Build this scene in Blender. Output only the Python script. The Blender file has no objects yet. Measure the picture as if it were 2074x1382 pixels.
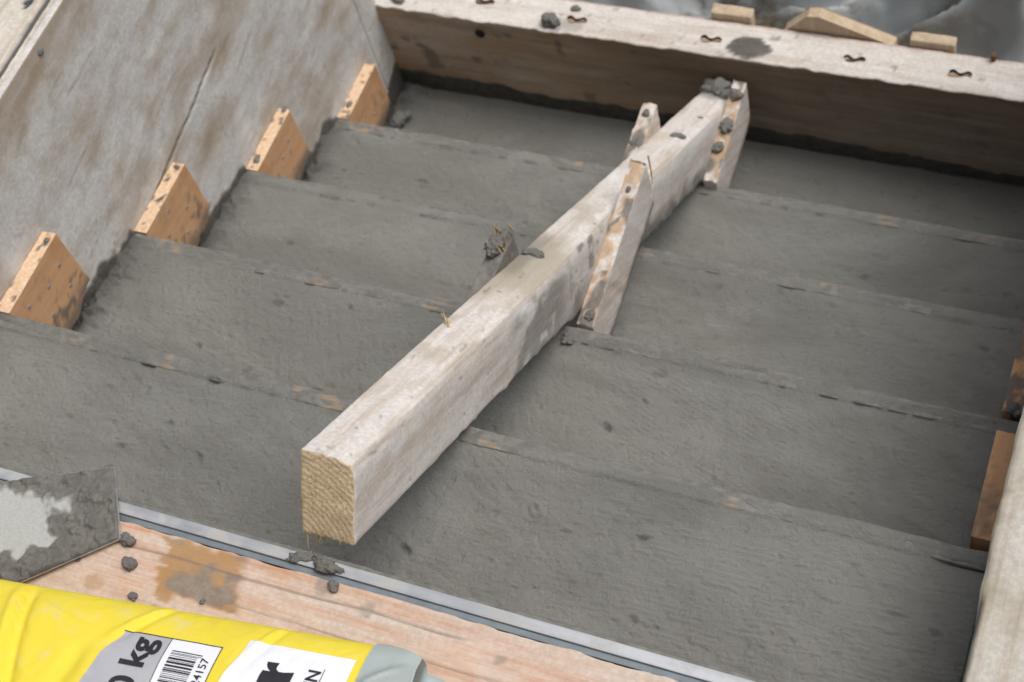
import bpy, bmesh, math, random
import numpy as np
from mathutils import Matrix, Vector

random.seed(7)
RNG = np.random.RandomState(11)
S = bpy.context.scene
C = S.collection

# ------------------------------------------------------------------ camera
cam = bpy.data.cameras.new("camera")
cam_o = bpy.data.objects.new("camera", cam)
C.objects.link(cam_o)
S.camera = cam_o
cam_o.location = (1.40635, -0.75325, 1.67522)
cam_o.rotation_euler = (0.55666, 0.19021, 0.35727)
cam.sensor_width = 36.0
cam.lens = 3204.73 / 2074 * 36
cam.clip_start = 0.02
cam.clip_end = 500
cam.dof.use_dof = True
cam.dof.focus_distance = 1.70
cam.dof.aperture_fstop = 8.0

# ------------------------------------------------------------------ sky and sun (overcast)
W = bpy.data.worlds.new("World")
S.world = W
W.use_nodes = True
wt = W.node_tree
bg = wt.nodes["Background"]
sky = wt.nodes.new("ShaderNodeTexSky")
sky.sky_type = 'NISHITA'
sky.sun_disc = False
SUN_EL, SUN_AZ = 66, 60
sky.sun_elevation = math.radians(SUN_EL)
sky.sun_rotation = math.radians(SUN_AZ)
sky.dust_density = 6.0
sky.air_density = 1.0
hs = wt.nodes.new("ShaderNodeHueSaturation")
hs.inputs["Saturation"].default_value = 0.36
wt.links.new(sky.outputs[0], hs.inputs["Color"])
wt.links.new(hs.outputs[0], bg.inputs["Color"])
bg.inputs["Strength"].default_value = 0.10
sun = bpy.data.lights.new("sun", 'SUN')
sun.energy = 1.5
sun.angle = math.radians(40)
sun.color = (1.0, 0.985, 0.965)
sun_o = bpy.data.objects.new("sun", sun)
C.objects.link(sun_o)
_d = Vector((math.sin(math.radians(SUN_AZ)) * math.cos(math.radians(SUN_EL)),
             math.cos(math.radians(SUN_AZ)) * math.cos(math.radians(SUN_EL)), math.sin(math.radians(SUN_EL))))
sun_o.rotation_euler = _d.to_track_quat('Z', 'Y').to_euler()
sun_o.location = (3, 3, 6)
S.view_settings.view_transform = 'Standard'
S.view_settings.look = 'None'
S.view_settings.gamma = 1
S.view_settings.exposure = 0.12

# ------------------------------------------------------------------ helpers
G, RS, WID = 0.27, 0.18573, 1.357        # going, rise, clear width of the flight
PIT = math.atan2(RS, G)


def _h(ix, iy, seed):
    n = (ix.astype(np.int64) * 374761393 + iy.astype(np.int64) * 668265263 + seed * 1442695041) & 0x7fffffff
    n = ((n ^ (n >> 13)) * 1274126177) & 0x7fffffff
    n = n ^ (n >> 16)
    return (n & 0xffff) / 65535.0


def vn(x, y, seed=0):
    x = np.asarray(x, float); y = np.asarray(y, float)
    ix = np.floor(x); iy = np.floor(y)
    fx = x - ix; fy = y - iy
    fx = fx * fx * fx * (fx * (fx * 6 - 15) + 10); fy = fy * fy * fy * (fy * (fy * 6 - 15) + 10)
    a = _h(ix, iy, seed); b = _h(ix + 1, iy, seed); c = _h(ix, iy + 1, seed); d = _h(ix + 1, iy + 1, seed)
    return (a * (1 - fx) + b * fx) * (1 - fy) + (c * (1 - fx) + d * fx) * fy


def fbm(x, y, seed=0, oct=4, gain=.5):
    s = 0; a = 1; t = 0
    for i in range(oct):
        s = s + a * vn(x * 2 ** i, y * 2 ** i, seed + i * 17); t += a; a *= gain
    return s / t          # 0..1


def ridged(x, y, s, o=4):
    r = 0; a = 1; t = 0
    for i in range(o):
        r = r + a * (1 - np.abs(2 * vn(x * 2 ** i, y * 2 ** i, s + i * 7) - 1)); t += a; a *= .5
    return r / t


def sstep(a, b, x):
    t = np.clip((np.asarray(x, float) - a) / (b - a), 0, 1)
    return t * t * (3 - 2 * t)


def mesh_obj(name, V, F, mat=None, parent=None, smooth=False, attrs=None, loc=None, rot=None):
    me = bpy.data.meshes.new(name)
    V = np.asarray(V, float)
    if isinstance(F, np.ndarray):
        n, k = F.shape
        me.vertices.add(len(V)); me.vertices.foreach_set("co", V.ravel())
        me.loops.add(n * k); me.loops.foreach_set("vertex_index", F.ravel().astype(np.int32))
        me.polygons.add(n); me.polygons.foreach_set("loop_start", np.arange(0, n * k, k, dtype=np.int32))
        me.update(calc_edges=True)
    else:
        me.from_pydata([tuple(v) for v in V], [], F); me.update()
    if attrs:
        for an, av in attrs.items():
            at = me.attributes.new(an, 'FLOAT', 'POINT')
            at.data.foreach_set("value", np.asarray(av, np.float32))
    if smooth:
        me.polygons.foreach_set("use_smooth", [True] * len(me.polygons))
    o = bpy.data.objects.new(name, me)
    C.objects.link(o)
    if mat is not None:
        for m in (mat if isinstance(mat, (list, tuple)) else [mat]):
            me.materials.append(m)
    if parent is not None: o.parent = parent
    if loc is not None: o.location = loc
    if rot is not None: o.rotation_euler = rot
    return o


def tag(o, label=None, cat=None, group=None, kind=None):
    if label: o["label"] = label
    if cat: o["category"] = cat
    if group: o["group"] = group
    if kind: o["kind"] = kind
    return o


def empty(name, loc=(0, 0, 0), rot=(0, 0, 0)):
    o = bpy.data.objects.new(name, None)
    C.objects.link(o); o.location = loc; o.rotation_euler = rot
    o.empty_display_size = .05
    return o


def axis_pts(a, b, step, rad):
    n = max(2, int(round((b - a - 2 * rad) / step)) + 1)
    mid = np.linspace(a + rad, b - rad, n)
    return np.concatenate([[a, a + rad * .3], mid, [b - rad * .3, b]])


def rbox(x0, x1, y0, y1, z0, z1, step=(.02, .02, .02), rad=.003):
    """Rounded dense box, welded. Returns verts, normals, quads."""
    if not isinstance(step, (tuple, list)): step = (step,) * 3
    ax = [axis_pts(x0, x1, step[0], rad), axis_pts(y0, y1, step[1], rad), axis_pts(z0, z1, step[2], rad)]
    N = [len(a) for a in ax]
    Vs, Fs, base = [], [], 0
    for d in range(3):
        u, v = [(1, 2), (2, 0), (0, 1)][d]
        for side in (0, 1):
            U, Vv = np.meshgrid(np.arange(N[u]), np.arange(N[v]), indexing='ij')
            idx = np.zeros((N[u], N[v], 3), int)
            idx[..., u] = U; idx[..., v] = Vv; idx[..., d] = side * (N[d] - 1)
            Vs.append(idx.reshape(-1, 3))
            i, j = np.meshgrid(np.arange(N[u] - 1), np.arange(N[v] - 1), indexing='ij')
            a = i * N[v] + j
            q = np.stack([a, a + N[v], a + N[v] + 1, a + 1], -1).reshape(-1, 4)
            if side == 0: q = q[:, ::-1]
            Fs.append(q + base); base += N[u] * N[v]
    idx = np.concatenate(Vs); F = np.concatenate(Fs)
    key = (idx[:, 0] * N[1] + idx[:, 1]) * N[2] + idx[:, 2]
    uk, first, inv = np.unique(key, return_index=True, return_inverse=True)
    idx = idx[first]; F = inv[F]
    P = np.stack([ax[k][idx[:, k]] for k in range(3)], -1)
    lo = np.array([x0, y0, z0]) + rad; hi = np.array([x1, y1, z1]) - rad
    q = np.clip(P, lo, hi); d = P - q
    L = np.linalg.norm(d, axis=1, keepdims=True)
    nrm = d / np.maximum(L, 1e-9)
    P = q + nrm * rad
    return P, nrm, F


def grid(nx, ny):
    i, j = np.meshgrid(np.arange(nx - 1), np.arange(ny - 1), indexing='ij')
    a = i * ny + j
    return np.stack([a, a + ny, a + ny + 1, a + 1], -1).reshape(-1, 4)


def solid_top(X, Y, Z, zb):
    """closed block: top height field on X,Y grid (2-D arrays, ij) + skirt + bottom"""
    nx, ny = X.shape
    V = np.stack([X, Y, Z], -1).reshape(-1, 3)
    F = grid(nx, ny)
    I = np.arange(nx * ny).reshape(nx, ny)
    ring = np.concatenate([I[:, 0], I[-1, 1:], I[-2::-1, -1], I[0, -2:0:-1]])
    rv = V[ring].copy(); rv[:, 2] = zb
    b = len(V); m = len(ring)
    k = np.arange(m); k2 = (k + 1) % m
    sk = np.stack([ring[k2], ring[k], b + k, b + k2], -1)
    V = np.concatenate([V, rv])
    return V, np.concatenate([F, sk]), list(range(b, b + m))


# ------------------------------------------------------------------ material helpers
class NB:
    def __init__(s, name):
        s.m = bpy.data.materials.new(name); s.m.use_nodes = True
        s.t = s.m.node_tree
        s.bsdf = s.t.nodes["Principled BSDF"]
        s.tc = s.t.nodes.new("ShaderNodeTexCoord")

    def set(s, sock, v):
        if isinstance(v, bpy.types.NodeSocket): s.t.links.new(v, sock)
        elif isinstance(v, (tuple, list)) and len(v) == 3 and sock.type == 'RGBA': sock.default_value = (*v, 1)
        else: sock.default_value = v

    def node(s, typ, props=None, **ins):
        n = s.t.nodes.new(typ)
        for k, v in (props or {}).items(): setattr(n, k, v)
        for k, v in ins.items(): s.set(n.inputs[k.replace('_', ' ')] if not k.startswith('i') or not k[1:].isdigit() else n.inputs[int(k[1:])], v)
        return n

    def map(s, scale=(1, 1, 1), loc=(0, 0, 0), rot=(0, 0, 0)):
        n = s.node("ShaderNodeMapping", i0=s.tc.outputs["Object"])
        n.inputs["Scale"].default_value = scale; n.inputs["Location"].default_value = loc; n.inputs["Rotation"].default_value = rot
        return n.outputs[0]

    def noise(s, vec, scale, detail=4, rough=.5, dist=0):
        n = s.node("ShaderNodeTexNoise", Vector=vec, Scale=scale, Detail=detail, Roughness=rough, Distortion=dist)
        return n.outputs["Fac"]

    def ramp(s, f, a, b, lo=0., hi=1.):
        n = s.node("ShaderNodeMapRange", {'interpolation_type': 'SMOOTHSTEP'}, i0=f, i1=a, i2=b, i3=lo, i4=hi)
        return n.outputs[0]

    def mix(s, f, a, b):
        n = s.t.nodes.new("ShaderNodeMix"); n.data_type = 'RGBA'
        s.set(n.inputs[0], f); s.set(n.inputs[6], a); s.set(n.inputs[7], b)
        return n.outputs[2]

    def math(s, op, a, b=0.0, clamp=False):
        n = s.node("ShaderNodeMath", {'operation': op, 'use_clamp': clamp}, i0=a, i1=b)
        return n.outputs[0]

    def attr(s, name):
        n = s.t.nodes.new("ShaderNodeAttribute"); n.attribute_name = name
        return n.outputs["Fac"]

    def bump(s, h, strength=.5, dist=.002, nrm=None):
        n = s.node("ShaderNodeBump", Height=h)
        n.inputs["Strength"].default_value = strength; n.inputs["Distance"].default_value = dist
        if nrm is not None: s.t.links.new(nrm, n.inputs["Normal"])
        return n.outputs[0]

    def out(s, col, rough, nrm=None, metal=0., spec=.5):
        s.set(s.bsdf.inputs["Base Color"], col); s.set(s.bsdf.inputs["Roughness"], rough)
        s.set(s.bsdf.inputs["Metallic"], metal); s.bsdf.inputs["Specular IOR Level"].default_value = spec
        if nrm is not None: s.t.links.new(nrm, s.bsdf.inputs["Normal"])
        return s.m


CONC = (.212, .207, .186)
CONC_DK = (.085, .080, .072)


def concrete(name, a=CONC, b=(.285, .279, .254), rough=(.26, .46), bs=1.):
    n = NB(name); v = n.map()
    big = n.noise(n.map((.55, 1.3, 1)), 4.2, 6, .68, .6); mid = n.noise(v, 40, 5, .65); fine = n.noise(v, 210, 5, .75)
    col = n.mix(n.ramp(big, .36, .66), a, b)
    col = n.mix(n.ramp(mid, .55, .75, 0, .22), col, tuple(c * .75 for c in a))
    col = n.mix(n.ramp(fine, .62, .8, 0, .5), col, tuple(c * 1.45 for c in b))
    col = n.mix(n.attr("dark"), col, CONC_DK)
    h = n.math('ADD', n.math('MULTIPLY', fine, .9), n.math('MULTIPLY', mid, .7))
    nr = n.bump(h, bs, .0050)
    return n.out(col, n.ramp(mid, .3, .7, *rough), nr, spec=.45)


M_conc = concrete("fresh_concrete")
M_clod = concrete("clod_concrete", (.19, .184, .168), (.26, .252, .23), (.7, .9), 1.)
M_dry = concrete("dry_mortar", (.42, .42, .38), (.55, .55, .5), (.8, .95), .5)


def timber(name, base, dark, axis=0, gs=55, film=None, film_lo=.42, film_hi=.62, film_amt=1., stain=(.30, .2, .1), rough=.72, bump=.5,
           blotch=None, fs=9, saw=0.0, stretch=14, wetc=(CONC_DK, (.13, .122, .108)), spk_amt=.3):
    """wood with grain along an axis; cement film by noise; attributes: wet, stain, nofilm"""
    n = NB(name)
    sc = [1.0, 1.0, 1.0]; sc[axis] = 1.0 / stretch
    vg = n.map(tuple(sc)); v = n.map()
    g1 = n.noise(vg, gs, 5, .6, .6); g2 = n.noise(vg, gs * 4, 3, .6)
    grain = n.math('ADD', n.math('MULTIPLY', g1, .7), n.math('MULTIPLY', g2, .3))
    col = n.mix(n.ramp(grain, .36, .64), dark, base)
    if blotch:
        col = n.mix(n.ramp(n.noise(v, 7, 4, .6), .45, .7, 0, .75), col, blotch)
    col = n.mix(n.attr("stain"), col, stain)
    f = None
    if film:
        fn = n.noise(n.map(tuple(.45 if i == axis else 1. for i in range(3)), loc=(3.1, 1.7, .3)), fs, 8, .68, .3)
        ff = n.math('MULTIPLY', n.ramp(fn, film_lo, film_hi), film_amt)
        gg = n.ramp(grain, .3, .62, .45, 1.)
        ff = n.math('MULTIPLY', ff, gg)
        ff = n.math('MULTIPLY', ff, n.math('SUBTRACT', 1.0, n.attr("nofilm"), True), True)
        fine = n.noise(v, 160, 4, .7)
        fcol = n.mix(n.ramp(fine, .35, .7), tuple(c * .86 for c in film), tuple(min(1, c * 1.1) for c in film))
        fcol = n.mix(n.ramp(n.noise(v, 33, 5, .7), .55, .75, 0, .5), fcol, tuple(c * .66 for c in film))
        fcol = n.mix(n.ramp(n.noise(n.map(loc=(7, 3, 5)), 9, 5, .65), .50, .70, 0, .7), fcol, tuple(min(.8, c * 1.22) for c in film))
        col = n.mix(ff, col, fcol)
    spk = n.noise(v, 240, 2, .5)
    col = n.mix(n.ramp(spk, .70, .76, 0, spk_amt), col, (.2, .185, .16))
    wet = n.attr("wet")
    wetn = n.noise(v, 70, 5, .7)
    wetf = n.math('MULTIPLY', wet, n.ramp(wetn, .22, .42, .35, 1.), True)
    col = n.mix(wetf, col, n.mix(n.ramp(wetn, .35, .65), *wetc))
    h = n.math('ADD', n.math('MULTIPLY', grain, 1.0), n.math('MULTIPLY', n.noise(v, 130, 5, .7), .8))
    if saw:
        wv = n.node("ShaderNodeTexWave", {'wave_type': 'BANDS', 'bands_direction': 'XYZ'[axis]}, Vector=n.map(rot=(.0, .0, .0)), Scale=saw, Distortion=1.2)
        h = n.math('ADD', h, n.math('MULTIPLY', wv.outputs["Fac"], .5))
        col = n.mix(n.ramp(wv.outputs["Fac"], .3, .9, 0, .22), col, tuple(min(1, c * 1.35) for c in base))
    nr = n.bump(h, bump, .0015)
    return n.out(col, n.math('SUBTRACT', rough, n.math('MULTIPLY', wetf, .15)), nr, spec=.35)


WHITE_FILM = (.70, .672, .645)
M_beam = timber("limed_timber", (.60, .46, .33), (.42, .30, .20), 0, 50, WHITE_FILM, .18, .42, .95, stain=(.36, .31, .22), rough=.75, blotch=(.55, .45, .36))
M_beamcleat = timber("limed_cleat_wood", (.58, .40, .25), (.40, .25, .13), 1, 60, WHITE_FILM, .25, .45, .95, stain=(.42, .23, .09), rough=.75)
M_wall = timber("cement_filmed_panel", (.49, .42, .34), (.38, .31, .24), 1, 26, (.625, .615, .60), .18, .42, 1., stain=(.33, .25, .165), rough=.62, fs=7, stretch=1.4, bump=.5)
M_wtop = timber("pale_form_edge", (.52, .42, .31), (.33, .24, .16), 1, 40, (.64, .60, .53), .22, .5, .95, stain=(.05, .055, .07), rough=.8)
M_cross = timber("cross_timber_wood", (.44, .32, .21), (.30, .205, .125), 0, 34, (.52, .47, .41), .38, .66, .7, stain=(.45, .25, .12), rough=.75, fs=4, wetc=((.05, .047, .042), (.085, .08, .07)))
M_crosstop = timber("cross_timber_top", (.58, .49, .41), (.42, .33, .26), 0, 40, (.68, .645, .60), .2, .46, .95, stain=(.36, .18, .17), rough=.82)
M_orange = timber("orange_cleat_wood", (.65, .39, .22), (.55, .30, .15), 1, 42, None, stain=(.50, .25, .10), rough=.7, bump=.4, saw=260, blotch=(.64, .40, .23))
M_cut = timber("rough_sawn_cut", (.80, .60, .42), (.66, .43, .26), 2, 160, (.66, .6, .53), .5, .7, .5, stain=(.6, .35, .18), rough=.9, bump=1., stretch=2)
M_plank = timber("worn_plank_wood", (.64, .42, .29), (.52, .235, .12), 0, 110, (.60, .52, .45), .27, .53, .88, stain=(.38, .20, .07), rough=.76, fs=11, stretch=26, wetc=((.16, .15, .135), (.24, .23, .21)))
M_riser = timber("riser_board_wood", (.56, .38, .20), (.40, .25, .11), 0, 90, None, stain=(.45, .26, .1), rough=.6, wetc=((.14, .136, .122), (.20, .195, .178)))
M_block = timber("raw_block_wood", (.56, .45, .32), (.44, .33, .22), 2, 50, (.5, .42, .33), .5, .7, .5, rough=.8)


def plain(name, col, rough=.6, metal=0., var=.12, bs=.2, scale=60, spec=.5):
    n = NB(name); v = n.map()
    a = n.noise(v, scale, 5, .6)
    c = n.mix(n.ramp(a, .3, .7), tuple(x * (1 - var) for x in col), tuple(min(1, x * (1 + var)) for x in col))
    return n.out(c, n.ramp(a, .3, .7, rough - .06, rough + .06), n.bump(a, bs, .001), metal, spec)


def bag_mat(name, col, rough=.42):
    n = NB(name); v = n.map()
    a = n.noise(v, 14, 5, .6); b = n.noise(v, 300, 3, .6)
    c = n.mix(n.ramp(a, .3, .75, 0, .35), col, tuple(min(1, x * 1.12 + .02) for x in col))
    c = n.mix(n.ramp(b, .66, .78, 0, .25), c, tuple(x * .6 for x in col))
    rg = n.math('ABSOLUTE', n.math('SUBTRACT', n.noise(v, 9, 3, .5, .8), .5)); rg2 = n.math('ABSOLUTE', n.math('SUBTRACT', n.noise(n.map(loc=(2, 5, 1)), 22, 2, .5, .5), .5))
    h = n.math('ADD', n.math('MULTIPLY', n.ramp(rg, 0, .10, 1., 0.), 1.2), n.math('ADD', n.math('MULTIPLY', n.ramp(rg2, 0, .12, .5, 0.), 1.), n.math('MULTIPLY', b, .15)))
    dst = n.noise(n.map(loc=(1, 9, 4)), 30, 6, .75)
    c = n.mix(n.ramp(dst, .52, .72, 0, .28), c, (.62, .60, .55))
    return n.out(c, n.ramp(a, .3, .7, rough - .05, rough + .1), n.bump(h, .28, .0022), 0, .35)


M_yellow = bag_mat("yellow_paper", (.77, .625, .05), .72)
M_bgrey = bag_mat("grey_paper", (.37, .42, .41), .55)
M_pgrey = bag_mat("printed_grey", (.40, .40, .43), .55)
M_pwhite = bag_mat("printed_white", (.78, .79, .84), .55)
M_ink = plain("black_ink", (.02, .02, .025), .45)
M_nail = plain("nail_steel", (.30, .30, .33), .55, .5)
M_rust = plain("rusty_steel", (.13, .075, .045), .85, .1, .4)
M_tanhole = plain("torn_wood", (.42, .25, .14), .9)
M_darkhole = plain("dark_hole", (.015, .013, .011), .9)
M_splinter = plain("wood_splinter", (.50, .38, .22), .8)


def alu_mat():
    n = NB("worn_aluminium"); v = n.map((.15, 1, 1))
    a = n.noise(v, 40, 6, .7); b = n.noise(n.map(), 25, 6, .7)
    col = n.mix(n.ramp(a, .35, .65), (.40, .415, .44), (.52, .53, .55))
    cem = n.ramp(b, .48, .64, 0, .85)
    col = n.mix(cem, col, (.40, .385, .36))
    return n.out(col, n.ramp(b, .4, .65, .42, .8), n.bump(a, .2, .0008), n.ramp(b, .48, .6, .55, .0), .5)


M_alu = alu_mat()
M_alud = plain("shadowed_profile_flange", (.20, .235, .26), .6, .3)  # darker blue-grey paints in the shadow on the profile's lower channel
M_steel = plain("trowel_steel", (.55, .56, .57), .35, .9)


def endgrain():
    n = NB("beam_end_grain"); v = n.map()
    w = n.node("ShaderNodeTexWave", {'wave_type': 'RINGS', 'rings_direction': 'X'}, Vector=n.map(loc=(0, -.055, .13)), Scale=48, Distortion=3.5, Detail=3)
    w.inputs["Detail Scale"].default_value = 3
    f = n.noise(v, 250, 5, .75); m = n.noise(v, 45, 4, .6)
    col = n.mix(n.ramp(w.outputs["Fac"], .2, .8), (.58, .44, .28), (.72, .59, .42))
    col = n.mix(n.ramp(f, .34, .50, .8, 0), col, (.36, .235, .12))
    col = n.mix(n.ramp(f, .58, .7, 0, .8), col, (.80, .68, .48))
    col = n.mix(n.ramp(m, .58, .72, 0, .45), col, (.42, .25, .11))
    h = n.math('ADD', n.math('MULTIPLY', f, 1.2), n.math('MULTIPLY', w.outputs["Fac"], .12))
    return n.out(col, .9, n.bump(h, 1., .0018), 0, .2)


M_end = endgrain()


def tarp_mat():
    n = NB("grey_plastic_film"); v = n.map()
    a = n.noise(v, 6, 6, .65); b = n.noise(v, 40, 5, .6)
    col = n.mix(n.ramp(a, .35, .65), (.26, .282, .285), (.34, .362, .365))
    mud = n.math('MULTIPLY', n.ramp(n.noise(v, 3.4, 6, .7), .50, .62), n.attr("mud"))
    col = n.mix(mud, col, (.10, .075, .05))
    h = n.math('ADD', n.noise(n.map((1, 1.6, 1)), 18, 5, .6, 1.5), n.math('MULTIPLY', b, .25))
    return n.out(col, n.math('ADD', .42, n.math('MULTIPLY', mud, .4)), n.bump(h, .05, .006), 0, .6)


M_tarp = tarp_mat()


def soil_mat():
    n = NB("soil"); v = n.map()
    a = n.noise(v, 2, 8, .7); b = n.noise(v, 30, 6, .7)
    col = n.mix(n.ramp(a, .3, .7), (.10, .07, .045), (.19, .145, .10))
    col = n.mix(n.ramp(b, .55, .75, 0, .6), col, (.25, .21, .165))
    return n.out(col, .95, n.bump(n.math('ADD', a, b), .9, .03), 0, .2)


M_soil = soil_mat()

# ------------------------------------------------------------------ ground
gx = np.concatenate([np.linspace(-150, -6, 14), np.linspace(-5, 6, 60), np.linspace(7, 150, 14)])
gy = np.concatenate([np.linspace(-150, -6, 14), np.linspace(-5, 6, 60), np.linspace(7, 150, 14)])
X, Y = np.meshgrid(gx, gy, indexing='ij')
Z = -1.30 + .10 * (fbm(X * .9, Y * .9, 3, 4) - .5)
tag(mesh_obj("ground", np.stack([X, Y, Z], -1).reshape(-1, 3), grid(*X.shape), M_soil, smooth=True), kind="structure")

# ------------------------------------------------------------------ fresh concrete flight
stair = empty("concrete_staircase", (0, 0, 0))
tag(stair, "freshly poured wet grey concrete stair flight between timber forms", "staircase")


def wall_noise(x, s, sc=40):
    return fbm(x * sc, x * 0 + s * 7.3, s, 4)


EXPOSE = {0: [(.13, .18), (.27, .31), (.47, .56), (.735, .79), (1.05, 1.075)],
          1: [(.05, .10), (.31, .36), (.50, .56)],
          2: [(.72, .76), (.965, .985), (1.01, 1.05), (1.14, 1.19)],
          3: [(.03, .09), (.44, .51), (1.03, 1.08), (1.18, 1.24)]}
for k in range(0, 5):
    y0 = (k - 1) * G + .002
    y1 = k * G - .0012 if k < 4 else 1.0465
    st = .0021 if k < 2 else .0034
    nx = int((WID - .002) / st); ny = int((y1 - y0) / st)
    X, Y = np.meshgrid(np.linspace(.001, WID - .001, nx), np.linspace(y0, y1, ny), indexing='ij')
    Z = -k * RS + np.zeros_like(X) - .0015
    v = (Y - y0) / (y1 - y0)
    sd = 100 + k * 31
    Z += .007 * (fbm(X * 5, Y * 5, sd, 3) - .5) + .0030 * (fbm(X * 22, Y * 22, sd + 1, 3) - .5)
    Z += .0017 * (fbm(X * 110, Y * 110, sd + 2, 3) - .5)
    # trowel ripples along x, fading in patches
    warp = fbm(X * 7, Y * 7, sd + 3, 3) * 2.2
    ang = .06 if k == 0 else (-.35 if k == 1 else .1)
    ph = (Y * math.cos(ang) - X * math.sin(ang)) / .0072 * 2 * math.pi + warp * 6
    patch = sstep(.48, .62, fbm(X * 4 + 2, Y * 6, sd + 4, 3))
    if k == 0: patch = np.maximum(patch * .6, sstep(.80, .95, X + Y * .5) * sstep(-.01, -.06, Y + .08 * (X - .9)))
    if k == 1: patch = np.maximum(patch * .5, sstep(.76, .85, X) * sstep(1.25, 1.0, X))
    rough_mod = sstep(.35, .65, fbm(X * 45, Y * 90, sd + 5, 2))
    fr = (ph / (2 * math.pi)) % 1.0
    Z += .0026 * patch * (fr ** 1.5) * rough_mod
    # oblique brush streaks on the rest
    a2 = 1.0 if k != 1 else .5
    q = (X * math.cos(a2) + Y * math.sin(a2)); q2 = (-X * math.sin(a2) + Y * math.cos(a2))
    Z += .0017 * (1 - patch) * (fbm(q * 170, q2 * 28, sd + 6, 2) - .5)
    # drag scars along x
    Z -= .0016 * sstep(.72, .84, fbm(X * 40, Y * 200, sd + 8, 3))
    # small nicks left by the float
    nick = sstep(.66, .74, fbm(X * 95, Y * 230, sd + 21, 3)) * sstep(.35, .6, fbm(X * 8, Y * 8, sd + 22, 2))
    Z -= .0012 * nick
    # pits
    dark = np.zeros_like(X)
    rs = np.random.RandomState(500 + k)
    for i in range(55 if k < 2 else 40):
        px, py = rs.uniform(.03, WID - .03), rs.uniform(y0 + .02, y1 - .004)
        r1 = .0016 + .0030 * rs.uniform() ** 2.5; r2 = r1 * rs.uniform(1, 2.6); an = rs.normal(-.15, .5); dp = r1 * rs.uniform(.8, 1.6)
        i0, i1 = np.searchsorted(X[:, 0], [px - .02, px + .02]); j0, j1 = np.searchsorted(Y[0], [py - .02, py + .02])
        sx = X[i0:i1, j0:j1] - px; sy = Y[i0:i1, j0:j1] - py
        u = sx * math.cos(an) + sy * math.sin(an); w = -sx * math.sin(an) + sy * math.cos(an)
        wob = 1.6 * (fbm(sx * 420 + i * 9, sy * 420 + i, 9, 2) - .5)
        e = np.exp(-np.maximum(0, (u / r2) ** 2 + (w / r1) ** 2 + wob) ** 1.5)
        lip = np.exp(-(((u - .001) / (r2 * 1.4)) ** 2 + ((w - r1 * 1.6) / r1) ** 2))
        Z[i0:i1, j0:j1] += -dp * e + dp * .45 * lip
        dark[i0:i1, j0:j1] = np.maximum(dark[i0:i1, j0:j1], e * .2)  # shade inside each pit, painted into the colour
    if k == 0:       # ring-shaped print of a bolt or bucket foot
        rr = np.hypot(X - .843, (Y + .084)); th = np.arctan2(Y + .084, X - .843)
        Z += -.0035 * np.exp(-((rr - .0105) / .0024) ** 2) * sstep(.1, .5, -np.sin(th + .5))
        Z += .0012 * np.exp(-((rr - .016) / .003) ** 2) * sstep(.0, .5, -np.sin(th + .5))
        Z -= .002 * np.exp(-((Y + .070) / .0018) ** 2) * sstep(.83, .836, X) * sstep(.858, .85, X)
    # ragged edge and meniscus at both forms
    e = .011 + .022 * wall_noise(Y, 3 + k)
    Z += .010 * np.exp(-(X / e) ** 2) * (.3 + fbm(Y * 60, X * 60, sd + 9, 3)) + .008 * np.exp(-((WID - X) / e) ** 2)
    lump = sstep(.45, .7, fbm(X * 55, Y * 55, sd + 12, 3)) * np.exp(-(X / .035) ** 2)
    Z += .012 * lump
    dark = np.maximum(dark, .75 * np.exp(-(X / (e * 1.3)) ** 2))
    # nosing: groove where the concrete has pulled away from the riser board, smear elsewhere
    ed = y1 - Y
    gap = np.zeros_like(X)
    if k < 4:
        eb = (k * G - .024) - Y                       # distance in front of the board
        gap = .5 * sstep(.60, .75, fbm(X * 34, X * 0 + k, sd + 10, 4))
        if k == 0: gap = np.maximum(gap * .5, sstep(.22, .26, X) * sstep(.42, .38, X) * sstep(.40, .55, fbm(X * 30, X * 0, 5, 2))); gap = np.maximum(gap, sstep(1.29, 1.32, X))
        on = sstep(.030, .004, eb)
        Z = Z * (1 - on) + on * (-k * RS + (Z + k * RS) * .25)
        film = .0014 + .0050 * (fbm(X * 14, Y * 120, sd + 13, 4) - .5) + .0022 * (fbm(X * 90, Y * 160, sd + 14, 3) - .5)
        ex = np.zeros_like(X)
        for a_, b_ in EXPOSE.get(k, []):
            ex = np.maximum(ex, sstep(a_ - .015, a_ + .01, X) * sstep(b_ + .015, b_ - .01, X))
        film = film - .0021 * ex
        onb = sstep(.002, -.003, eb)
        Z = Z * (1 - onb) + onb * (-k * RS + .0002 + film)
        Z -= gap * .007 * np.exp(-((eb + .0005) / .0022) ** 2)
        dark = np.maximum(dark, gap * .8 * np.exp(-(eb / .003) ** 2))
        Z -= .012 * sstep(.006, .0, ed) * sstep(.3, .7, fbm(X * 25, X * 0 + 2, sd + 15, 3))
    Z -= .003 * sstep(.0, .05, -(v - .06) * .3) * 1.0
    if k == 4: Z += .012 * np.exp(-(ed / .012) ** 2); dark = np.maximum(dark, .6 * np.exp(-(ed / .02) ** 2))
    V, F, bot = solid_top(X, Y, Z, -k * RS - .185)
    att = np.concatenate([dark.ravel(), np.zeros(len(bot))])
    o = mesh_obj("tread", V, F, M_conc, stair, True, {"dark": np.clip(att, 0, 1)})

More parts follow.
